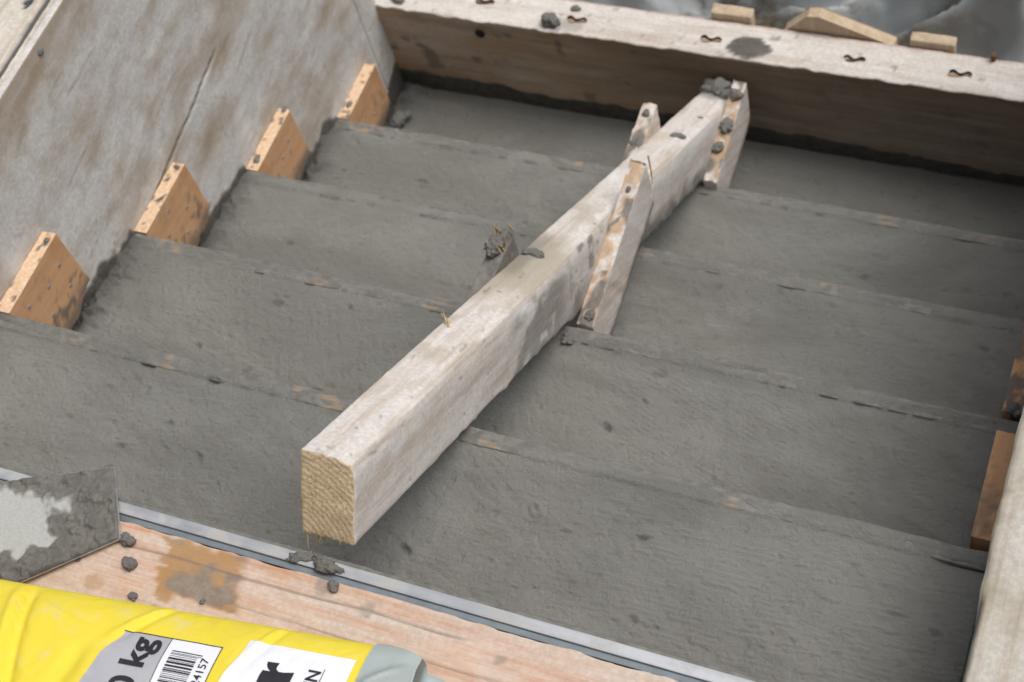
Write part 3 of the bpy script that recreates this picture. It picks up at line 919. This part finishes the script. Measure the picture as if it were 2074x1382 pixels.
# frayed fibres on the muddy cleat end
for i in range(26):
    p = Vector((XL - random.uniform(.001, .023), .302 - random.uniform(0, .045), -.014))
    q = MBI @ p
    dd = (MBI.to_3x3() @ Vector((random.uniform(-.25, .25), random.uniform(-.5, .35), 1)))
    sliver(q, dd, random.uniform(.010, .030), random.uniform(.0008, .0017), "splinter", bo)
# thin straw of bark on the flank of the second cleat
sliver(MBI @ Vector((XR + .0255, .555, -.150)), MBI.to_3x3() @ Vector((0.02, .0, -1)), .085, .0016, "splinter", bo)

# ------------------------------------------------------------------ aluminium profile, planks at the stair head
ZP = .197
P, Nn, F = rbox(.004, WID - .004, -.2895, -.2768, .1868, .1925, (.02, .003, .003), .0008)
P[:, 2] += (fbm(P[:, 0] * 3, P[:, 1] * 0, 7, 2) - .5) * .0015
ap = empty("aluminium_profile", (.68, -.29, .186))
tag(ap, "long pale aluminium strip along the edge of the top step", "metal strip")
place(mesh_obj("flange", P, F, M_alu, None, True), ap)
P, Nn, F = rbox(.004, WID - .004, -.2968, -.2898, .1868, .1893, (.05, .003, .002), .0006)
place(mesh_obj("channel", P, F, M_alud, None, True), ap)


def plank(x0, x1, y0, y1, z1, th, seed, detail, label):
    P, Nn, F = rbox(x0, x1, y0, y1, z1 - th, z1, (.0055, .0014, .01) if detail else (.03, .01, .02), .0035)
    x, y, z = P.T
    top = Nn[:, 2] > .45; front = Nn[:, 1] > .45
    st = np.zeros(len(x)); wet = np.zeros(len(x)); cut = np.zeros(len(x)); nof = np.zeros(len(x))
    if detail:
        n1 = fbm(x * 40, y * 60, seed, 4)
        # orange-brown mortar-stained patch
        sx = (x - .585) + .45 * (y + .335); d = np.maximum(np.abs(sx) / .055, np.abs(y + .335) / .036) + .9 * (n1 - .5)
        st = sstep(1.05, .8, d) * top
        wet = sstep(1.0, .75, d) * sstep(.46, .62, fbm(x * 28, y * 40, seed + 2, 4)) * .75 * top
        # orange worn zone near the trowel, faint ones along the edge
        st = np.maximum(st, top * .30 * sstep(.60, .75, fbm(x * 7, y * 40, seed + 4, 4)))
        # grey spatters
        for sx_, sy_, r_ in ((.777, -.318, .011), (.72, -.302, .016), (.60, -.36, .006), (.55, -.385, .008), (.93, -.33, .007), (.478, -.315, .008)):
            wet = np.maximum(wet, .5 * top * sstep(1, .6, np.hypot(x - sx_, y - sy_) / r_ + .8 * (fbm(x * 90, y * 90, seed + 8, 3) - .5)))
        # knots
        for sx_, sy_, r_ in ((.468, -.374, .010), (.98, -.38, .008)):
            dk = np.hypot((x - sx_) / 1.3, y - sy_) / r_
            st = np.maximum(st, top * .7 * sstep(1.3, .7, dk)); P[:, 2] -= top * .0008 * np.exp(-((dk - 1) / .25) ** 2)
        # drying cracks
        for (cx0, cx1, cy, sl, sd) in ((.47, .90, -.3235, .012, 1), (.50, .58, -.353, .02, 2), (.62, .95, -.352, -.004, 3), (.70, 1.25, -.372, .01, 4), (.85, 1.3, -.335, -.01, 5)):
            yc = cy + (x - cx0) * sl + .006 * (fbm(x * 9, x * 0, seed + 20 + sd, 3) - .5)
            c = np.exp(-((y - yc) / .0011) ** 2) * sstep(cx0, cx0 + .02, x) * sstep(cx1, cx1 - .02, x)
            c *= (.8 if sd == 1 else .5 if sd == 3 else .0)
            cut = np.maximum(cut, c * top)
        # ragged front arris
        edge = sstep(y1 - .004, y1, y)
        P[:, 1] -= (front | top) * edge * .0045 * np.clip(fbm(x * 26, x * 0, seed + 30, 4) - .35, 0, 1) * 1.6
        ridge = fbm(x * 3.2, y * 95, seed + 33, 3)
        P[:, 2] += top * ((ridge - .5) * .0007 + (fbm(x * 2, y * 5, seed + 34, 2) - .5) * .003) - cut * .0022
    P = P + Nn * ((fbm(x * 30, y * 40 + z * 50, seed + 40, 3) - .5) * .001)[:, None]
    cxm, cym = (x0 + x1) / 2, (y0 + y1) / 2
    o = mesh_obj("scaffold_plank", P - np.array([cxm, cym, z1 - th]), F, M_plank, None, True,
                 {"stain": np.clip(st, 0, 1), "wet": np.clip(np.maximum(wet, cut), 0, 1), "nofilm": np.clip(st * .8, 0, 1)}, loc=(cxm, cym, z1 - th))
    return tag(o, label, "plank", "planks at the stair head")


plank(.012, WID - .006, -.552, -.2972, ZP, .042, 600, True, "worn pinkish plank beside the aluminium strip, trowel and yellow sack on it")
plank(.012, WID - .006, -.812, -.559, ZP - .002, .042, 650, False, "second plank back from the aluminium strip, under the sack")
plank(.012, WID - .006, -1.075, -.818, ZP - .001, .042, 680, False, "rearmost plank of the stair-head platform")
for xb in (.2, 1.1):
    P, Nn, F = rbox(-.04, .04, -.40, .40, -.10, 0, .08, .003)
    tag(mesh_obj("bearer", P, F, M_block, None, True, loc=(xb, -.70, ZP - .0455)), "timber bearer under the stair-head planks, " + ("left side" if xb < .5 else "right side"), "bearer")
    for yb in (-.42, -1.02):
        P, Nn, F = rbox(-.04, .04, -.04, .04, 0, 1.30 - .10 + ZP - .0465, .08, .003)
        tag(mesh_obj("prop_post", P, F, M_block, None, True, loc=(xb, yb, -1.30)), "post under the %s plank bearer, %s end" % ("left" if xb < .5 else "right", "stair" if yb > -.5 else "rear"), "post")

# ------------------------------------------------------------------ yellow sack
BC = (.59, -.575); BA = math.radians(6.5); SL, SW, SH = .62, .36, .112
SZ = ZP + SH / 2 + .001


def crease(u, v, u0, v0, u1, v1, w):
    d = np.array([u1 - u0, v1 - v0]); L = np.hypot(*d); d = d / L
    s = (u - u0) * d[0] + (v - v0) * d[1]; c = -(u - u0) * d[1] + (v - v0) * d[0]
    return np.exp(-(c / w) ** 2) * sstep(-.01, .02, s) * sstep(L + .02, L - .02, s)


def sack_half(u, v):
    e = 1 - np.abs(np.clip(v / (SW / 2), -1, 1)) ** 2.5
    a = np.maximum(e, 0) ** .52
    un = np.abs(np.clip(u / (SL / 2), -1, 1))
    b = .42 + .58 * np.maximum(1 - un ** 7, 0) ** .5
    return SH / 2 * a * b


def sack_top(u, v):
    u = np.asarray(u, float); v = np.asarray(v, float)
    z = sack_half(u, v)
    fade = np.clip(z / (SH / 2), 0, 1)
    z = z + fade * ((.006 * (fbm(u * 9 + 3, v * 9, 701, 3) - .5)) + .003 * (fbm(u * 28, v * 20, 703, 3) - .5))
    z = z - .007 * crease(u, v, -.115, .175, -.075, .04, .007) + .004 * crease(u, v, -.130, .175, -.090, .04, .006)
    z = z + .0042 * crease(u, v, .040, .182, .002, .135, .0030) - .004 * crease(u, v, .049, .18, .011, .13, .004)
    z = z + .0035 * crease(u, v, .165, .18, .140, .12, .0030) - .003 * crease(u, v, .173, .18, .148, .12, .004)
    z = z - .005 * crease(u, v, -.02, .12, -.05, -.02, .010)
    z = z + fade * .0022 * (ridged(u * 16 + v * 9, v * 7 - u * 4, 705, 3) - .6)
    return SZ + z


def bag_xyz(u, v, z):
    return np.stack([u, v, z], -1)


sack = empty("mortar_sack", (BC[0], BC[1], ZP), (0, 0, BA))
tag(sack, "yellow printed mortar sack lying on the plank in the near corner", "sack")


def sack_patch(name, u0, u1, v0, v1, off, mat, lf=None, nu=None, nvv=None, thick=True):
    nu = nu or max(3, int((u1 - u0) / .004)); nvv = nvv or max(3, int((v1 - v0) / .004))
    s, t = np.meshgrid(np.linspace(0, 1, nu), np.linspace(0, 1, nvv), indexing='ij')
    v = v0 + (v1 - v0) * t
    ul = u0 + (lf(v) if lf is not None else 0 * v)
    u = ul + (u1 - ul) * s
    z = sack_top(u, v) + off - ZP
    return mesh_obj(name, bag_xyz(u, v, z).reshape(-1, 3), grid(nu, nvv), mat, sack, True)


# body: closed surface of revolution-like rings across v
nu, na = 240, 150
uu = np.linspace(-SL / 2, .268, nu)
th = np.linspace(0, 2 * np.pi, na, endpoint=False)
vv = SW / 2 * np.sign(np.cos(th)) * np.abs(np.cos(th)) ** .8
U, TH = np.meshgrid(uu, th, indexing='ij')
VV = np.broadcast_to(vv, U.shape) + .004 * (fbm(U * 12, U * 0 + 1, 711, 3) - .5)
Zt = np.where(np.sin(TH) >= 0, sack_top(U, VV), SZ - np.minimum(sack_half(U, VV) * .98, SH / 2 - .0005)) - ZP
V = bag_xyz(U, VV, Zt).reshape(-1, 3)
i, j = np.meshgrid(np.arange(nu - 1), np.arange(na), indexing='ij')
a = i * na + j; b = i * na + (j + 1) % na
F = np.stack([a, a + na, b + na, b], -1).reshape(-1, 4)
mesh_obj("sack_body", V, F, M_yellow, sack, True)
# grey folded end: fuller cap with a folded flap
un = np.linspace(.262, SL / 2, 40)
U, TH = np.meshgrid(un, th, indexing='ij')
VV = np.broadcast_to(vv, U.shape) * (1 - .05 * ((U - .262) / .05) ** 2) * 1.008
zt = sack_top(np.full_like(U, .262), VV / 1.012) + .0015
fold = .010 * crease(U, VV, .262, .12, .305, .155, .006) - .010 * crease(U, VV, .275, .10, .308, .12, .006) - .008 * crease(U, VV, .27, .02, .305, .05, .008)
drop = np.clip((U - .262) / (SL / 2 - .262), 0, 1)
top_z = SZ + (zt - SZ) * np.sqrt(np.maximum(1 - .75 * drop ** 3, 0)) + fold + .006 * (fbm(U * 30, VV * 30, 715, 3) - .5)
bot_z = SZ - np.minimum(sack_half(np.full_like(U, .262), VV), SH / 2 - .0005) * (1 - .2 * drop)
Zc = np.where(np.sin(TH) >= 0, top_z, bot_z) - ZP
V = bag_xyz(U, VV, Zc).reshape(-1, 3)
nu2 = len(un)
i, j = np.meshgrid(np.arange(nu2 - 1), np.arange(na), indexing='ij')
a = i * na + j; b = i * na + (j + 1) % na
F = np.stack([a, a + na, b + na, b], -1).reshape(-1, 4).tolist()
F.append([int((nu2 - 1) * na + q) for q in range(na)])
o = mesh_obj("end_fold", V, F, M_bgrey, sack, True)
# flap folded out past the end
s, t = np.meshgrid(np.linspace(0, 1, 24), np.linspace(0, 1, 30), indexing='ij')
Uf = .300 + .11 * s; Vf = -.13 + .30 * t - .02 * s
Zf = .050 - .035 * s + .012 * np.sin(t * 5 + s * 3) * (1 - s * .5) - .040 * np.maximum(0, t - .8) * s
V = bag_xyz(Uf, Vf, Zf).reshape(-1, 3)
o = mesh_obj("flap", V, grid(24, 30), M_bgrey, sack, True)
md = o.modifiers.new("thickness", 'SOLIDIFY'); md.thickness = .0012

# printed fields
OFF = .0006
sack_patch("printed_field", .0, .0655, -.10, .1395, OFF, M_pgrey, lf=lambda v: .013 * sstep(.105, .1395, v) - .010 * sstep(.11, .05, v))
sack_patch("printed_field", .0655, .120, -.10, .1405, OFF, M_pwhite)
sack_patch("printed_field", .143, .2535, -.12, .1535, OFF, M_pwhite, lf=lambda v: -.010 * sstep(.15, .10, v))
# thin outline of the first field
for (ua, ub, va, vb) in ((.012, .1205, .1393, .1403), (.0651, .0659, -.1, .1395), (.1195, .1205, -.1, .1403)):
    sack_patch("outline", ua, ub, va, vb, OFF + .0004, M_ink)
# bar code
vb = .127
rs = np.random.RandomState(4)
i = 0
while vb > .0:
    wd = rs.choice([.0006, .0006, .0011, .0017, .0022]); gap = rs.choice([.0007, .0010, .0014])
    u0 = .0725; u1 = .1015 if i % 14 > 1 else .1050
    sack_patch("bar", u0, u1, vb - wd, vb, OFF + .0004, M_ink, nu=8, nvv=2)
    vb -= wd + gap; i += 1


def sack_text(body, size, u, v, bold, name="lettering", sx=1.0):
    """text reading towards +v with its top towards -u; the origin is the text's end"""
    cu = bpy.data.curves.new(name, 'FONT')
    cu.body = body; cu.size = size; cu.align_x = 'RIGHT'; cu.offset = bold; cu.resolution_u = 4
    to = bpy.data.objects.new(name, cu); C.objects.link(to)
    dg = bpy.context.evaluated_depsgraph_get()
    me = bpy.data.meshes.new_from_object(to.evaluated_get(dg))
    bpy.data.objects.remove(to); bpy.data.curves.remove(cu)
    bm = bmesh.new(); bm.from_mesh(me)
    bmesh.ops.triangulate(bm, faces=bm.faces[:])
    for _ in range(3):
        es = [e for e in bm.edges if e.calc_length() > .007]
        if not es: break
        bmesh.ops.subdivide_edges(bm, edges=es, cuts=1)
        bmesh.ops.triangulate(bm, faces=[f for f in bm.faces if len(f.verts) > 3])
    for vt in bm.verts:
        tx, ty = vt.co.x * sx, vt.co.y
        U_ = u - ty; V_ = v + tx
        vt.co = (U_, V_, float(sack_top(np.array([U_]), np.array([V_]))[0]) + OFF + .0007 - ZP)
    bmesh.ops.reverse_faces(bm, faces=[f for f in bm.faces if f.normal.z < 0])
    bm.to_mesh(me); bm.free()
    me.materials.clear(); me.materials.append(M_ink)
    o = bpy.data.objects.new(name, me); C.objects.link(o); o.parent = sack
    return o


sack_text("40 kg", .036, .0500, .1345, .0011)
sack_text("24157", .0120, .1140, .1245, .0001)
sack_text("IN", .0175, .2262, .1345, .0004)
sack_patch("underline", .2282, .2290, .02, .1370, OFF + .0007, M_ink, nu=2)
# heavy slab-shaped letter r: stem, arm and hook
def poly_print(pts):
    bm = bmesh.new()
    vs = [bm.verts.new((a, b, 0)) for a, b in pts]
    bm.faces.new(vs)
    bmesh.ops.triangulate(bm, faces=bm.faces[:])
    for _ in range(3):
        es = [e for e in bm.edges if e.calc_length() > .006]
        if not es: break
        bmesh.ops.subdivide_edges(bm, edges=es, cuts=1)
        bmesh.ops.triangulate(bm, faces=[f for f in bm.faces if len(f.verts) > 3])
    for vt in bm.verts:
        vt.co.z = float(sack_top(np.array([vt.co.x]), np.array([vt.co.y]))[0]) + OFF + .0007 - ZP
    bmesh.ops.reverse_faces(bm, faces=[f for f in bm.faces if f.normal.z < 0])
    me = bpy.data.meshes.new("lettering"); bm.to_mesh(me); bm.free(); me.materials.append(M_ink)
    o = bpy.data.objects.new("lettering", me); C.objects.link(o); o.parent = sack


poly_print([(.1712, .1335), (.1834, .1341), (.1824, .130), (.1828, .1272), (.1862, .1247), (.192, .1248), (.2017, .127), (.2012, .085), (.169, .085), (.1695, .1185), (.1705, .1235), (.178, .1238), (.1745, .1262), (.1722, .1295)])

# ------------------------------------------------------------------ trowel
tr = empty("trowel", (.36, -.33, ZP), (0, 0, 0))
tag(tr, "concrete-caked steel trowel blade resting on the plank edge", "trowel")
c4 = [np.array(p) for p in ((.431, -.2445), (.479, -.3215), (.362, -.428), (.245, -.326))]   # far corner, near corner, rear ones
nu, nv_ = 170, 120
s, t = np.meshgrid(np.linspace(0, 1, nu), np.linspace(0, 1, nv_), indexing='ij')
PX = sum(w_[..., None] * c for w_, c in zip(((1 - s) * (1 - t), (1 - s) * t, s * t, s * (1 - t)), c4))
base = ZP + .0065 + .002 * (1 - t) + .003 * s
o_top = base + .0016
crust_n = fbm(PX[..., 0] * 70, PX[..., 1] * 70, 801, 4)
dryc = np.hypot((PX[..., 0] - .345) / .062, (PX[..., 1] + .338) / .040) + 1.3 * (fbm(PX[..., 0] * 40, PX[..., 1] * 40, 803, 3) - .5)
thin = sstep(1.1, .8, dryc)
ed = np.minimum(np.minimum(s, 1 - s), np.minimum(t, 1 - t))
tq = (PX[..., 0] * .45 + PX[..., 1] * .9); tw = (PX[..., 0] * .9 - PX[..., 1] * .45)
hc = (.0016 + .0036 * sstep(.40, .72, crust_n) * (.4 + ridged(tw * 90, tq * 50, 807, 3)) + .0040 * (fbm(tw * 190, tq * 110, 805, 4) - .42)) * sstep(0, .012, ed) * (1 - .85 * thin) + .0006
V, F, bot = solid_top(PX[..., 0], PX[..., 1], o_top, 0)
nb = nu * nv_
V[nb:, 2] = V[nb:, 2] * 0
ringz = V[nb:, :2]
V = np.array(V)
# blade underside follows the blade
def blade_z(x, y):
    d = np.hypot(PX[..., 0] - x, PX[..., 1] - y); i_ = np.unravel_index(np.argmin(d), d.shape); return base[i_]
V[nb:, 2] = [blade_z(x, y) for x, y in ringz]
Ff = F.tolist(); Ff.append(list(range(nb, len(V)))[::-1])
place(mesh_obj("blade", V, Ff, M_steel, None, False), tr)
Vc = np.stack([PX[..., 0], PX[..., 1], o_top + hc], -1)
sh = Vc.reshape(-1, 3); cen = sh.mean(0); sh = np.concatenate([(sh[:, :2] - cen[:2]) * .985 + cen[:2], sh[:, 2:]], 1)


def crust_mat():
    n = NB("trowel_crust"); v = n.map()
    f = n.noise(v, 300, 4, .7); m = n.noise(v, 60, 4, .6)
    wetc = n.mix(n.ramp(m, .3, .7), (.125, .118, .105), (.185, .175, .155))
    dry = n.mix(n.ramp(f, .3, .7), (.42, .425, .40), (.47, .47, .44))
    col = n.mix(n.attr("dry"), wetc, dry)
    return n.out(col, .75, n.bump(n.math('ADD', f, m), .8, .002), 0, .4)


place(mesh_obj("concrete_crust", sh, grid(nu, nv_), crust_mat(), None, True, {"dry": thin.ravel()}), tr)
# tang and handle behind (left of the picture's frame)
def rod(p, q, r1, r2, name, mat, par, seg=16, bevel=0.):
    p, q = Vector(p), Vector(q)
    bm = bmesh.new()
    bmesh.ops.create_cone(bm, cap_ends=True, segments=seg, radius1=r1, radius2=r2, depth=(q - p).length,
                          matrix=Matrix.Translation((p + q) / 2) @ (q - p).to_track_quat('Z', 'Y').to_matrix().to_4x4())
    if bevel: bmesh.ops.bevel(bm, geom=[e for e in bm.edges if any(len(f.verts) > 4 for f in e.link_faces)], offset=bevel, segments=3, affect='EDGES')
    me = bpy.data.meshes.new(name); bm.to_mesh(me); bm.free(); me.materials.append(mat)
    o = bpy.data.objects.new(name, me); C.objects.link(o)
    return place(o, par)


rod((.318, -.366, ZP + .008), (.214, -.440, ZP + .066), .0055, .005, "tang", M_steel, tr, 12)
rod((.226, -.4315, ZP + .060), (.118, -.508, ZP + .084), .014, .017, "handle", M_block, tr, 20, .005)

# ------------------------------------------------------------------ clods of concrete
def clod(loc, size, label, seed, squash=(1, 1, .6), rot=0., parts=1, mat=M_clod, nrm=None, group=None):
    bm = bmesh.new()
    size = size * .70
    rs = np.random.RandomState(seed)
    for p in range(parts):
        off = Vector((0, 0, 0)) if p == 0 else Vector((rs.uniform(-.9, .9) * size * squash[0], rs.uniform(-.9, .9) * size * squash[1], rs.uniform(-.1, .25) * size))
        sz = size * (1 if p == 0 else rs.uniform(.35, .7))
        bmesh.ops.create_icosphere(bm, subdivisions=4, radius=sz, matrix=Matrix.Translation(off) @ Matrix.Diagonal((*squash, 1)))
    co = np.array([v.co[:] for v in bm.verts])
    n1 = fbm(co[:, 0] / size * 1.3 + seed, co[:, 1] / size * 1.3 + co[:, 2] / size * .9, seed, 3) - .5
    n2 = fbm(co[:, 0] / size * 4 + co[:, 2] / size * 3, co[:, 1] / size * 4 - co[:, 2] / size * 2, seed + 3, 3) - .5
    n3 = fbm(co[:, 0] / size * 9 + co[:, 2] / size * 7, co[:, 1] / size * 9 - co[:, 2] / size * 6, seed + 5, 2) - .5
    f = 1 + n1 * .8 + n2 * .45 + n3 * .25
    for v, k_ in zip(bm.verts, f): v.co *= k_
    zmin = -size * squash[2] * .45
    for v in bm.verts:
        if v.co.z < zmin: v.co.z = zmin
    for v in bm.verts: v.co.z -= zmin
    me = bpy.data.meshes.new("concrete_clod"); bm.to_mesh(me); bm.free(); me.materials.append(mat)
    me.polygons.foreach_set("use_smooth", [True] * len(me.polygons))
    o = bpy.data.objects.new("concrete_clod", me); C.objects.link(o)
    o.location = loc
    if nrm is not None: o.rotation_euler = Vector(nrm).to_track_quat('Z', 'Y').to_euler()
    else: o.rotation_euler = (0, 0, rot)
    return tag(o, label, "clod", group or "loose clods of concrete")


def on_beam(l, xw, n=0.): return Vector((.6691 + BW / 2 + xw, -.1963, .27725)) + dv * l + nv * n


clod((.500, -.344, ZP + .0005), .0115, "larger round concrete clod on the plank, below the trowel's corner", 1, (1, 1, .9))
clod((.521, -.3765, ZP + .0005), .0075, "small concrete clod on the plank by the sack's edge", 2, (1, .9, .8))
clod((.5995, -.360, ZP), .0045, "tiny concrete crumb at the orange stain's lower edge", 3)
clod((.733, -.3045, ZP + .0005), .0085, "concrete clod sitting on a grey splash near the strip", 4, (.9, 1, .9))
clod((.487, -.320, ZP + .003), .0095, "crumbly mortar lump hanging off the trowel's near corner", 5, (1.3, .8, .8), .1, 4)
clod((.438, -.355, ZP + .0005), .0045, "tiny clod tucked under the trowel's lower edge", 6)
clod((.715, -.284, .1905), .0150, "bigger lump of crumbly mortar on the aluminium strip under the beam end", 7, (1.5, .8, .75), -.1, 4)
clod((.681, -.282, .191), .0100, "thin trail of mortar crumbs on the strip, left of the bigger lump", 8, (2.0, .7, .55), .1, 4)
clod((.361, 1.066, CZ + .001), .023, "round clod of concrete on the cross timber's near edge", 9, (1, 1, .9))
clod((.395, 1.108, CZ + .001), .010, "flattened clod on the cross timber, behind the round one", 10, (1.3, .9, .5))
clod((.042, 1.066, CZ + .001), .016, "clod wedged on the cross timber's left end", 11, (1.2, .8, .6))
clod(on_beam(1.470, -.004, .0) + Vector((0, 0, -.002)), .030, "heap of wet concrete on the beam's far end", 12, (1.1, 1.1, .75), 0, 5, nrm=nv)
clod(on_beam(1.440, .016, -.001), .019, "smaller clod in front of the heap on the beam's far end", 13, (1.1, 1, .7), 0, 3, nrm=nv)
clod(on_beam(1.182, .010, -.001), .0140, "flat clod on top of the beam's far third", 14, (1.5, .9, .45), 0, 1, nrm=nv)
clod(on_beam(1.30, .012, -.001), .005, "speck of concrete between the two clods on the beam", 15, (1.5, .9, .5), nrm=nv)
clod((XR + .014, .966, -.500), .0160, "clod on the top corner of the far right cleat", 16, (1, 1, .7), 0, 3)
clod((XR + .011, .905, -.515), .0165, "upper of two clods on the far right cleat's edge", 17, (.9, 1.4, .7), 0, 3)
clod((XR + .010, .862, -.522), .0150, "lower of two clods on the far right cleat's edge", 18, (.9, 1.1, .7), 0, 2)
clod((XL - .013, .785, -.356), .009, "clod on the tip of the cleat left of the beam's far end", 19, (.9, 1.2, .6), 0, 2)
clod((XL - .010, .725, -.361), .010, "muddy clod where the left far cleat meets the beam", 20, (1.4, .9, .6), 0, 3)
clod((XL - .012, .268, -.010), .017, "muddy clods on the frayed cleat end beside the beam", 21, (.9, 1.4, .8), 0, 6)
clod(on_beam(.605, -.016, -.001), .014, "mortar clods on the beam beside the frayed cleat", 22, (1.5, 1, .5), 0, 6, nrm=nv)
clod((.020, .885, -4 * RS + .004), .026, "crumbly concrete heap in the far left corner", 23, (.8, 1.5, .8), 0, 6)
clod((.024, .955, -4 * RS + .004), .022, "upper crumbly heap against the far left wall strip", 24, (.9, 1.5, .8), 0, 5)
clod((.012, .845, -3 * RS + .001), 0.0081, "clod on the farthest left orange cleat's upper edge", 25, (.9, 1.3, .3), 0, 2)
clod((.012, .565, -2 * RS + .001), 0.0085, "clod pair low on the third left orange cleat", 26, (.9, 1.5, .3), 0, 3)
clod((.014, .676, -2 * RS + .001), 0.0059, "clod at the tip of the third left orange cleat", 27, (1, 1.5, .3), 0, 2)
clod((.014, .400, -RS + .004), .006, "clod at the tip of the second left orange cleat", 28, (1.3, .8, .5), 0, 2)
clod((.0155, .125, .001), 0.0051, "clod at the tip of the largest left orange cleat", 29, (1.0, 1.2, .3), 0, 2)
clod((XR + .016, .30, -.198), .011, "mud clods at the foot of the beam's middle right cleat", 30, (.8, 1.2, .7), 0, 4)
clod((XR + .004, .245, -RS + .001), .010, "mud clod beneath the beam at the second riser", 31, (1.2, 1., .7), 0, 4)
clod((XR + .012, .50, -.164), .0055, "small clod on the upper edge of the beam's middle right cleat", 32, (1, 1.2, .6))
clod((1.335, .285, -RS + .002), .013, "clod on the mud-smeared right cleat's near end", 33, (1, 1, .7), 0, 3)
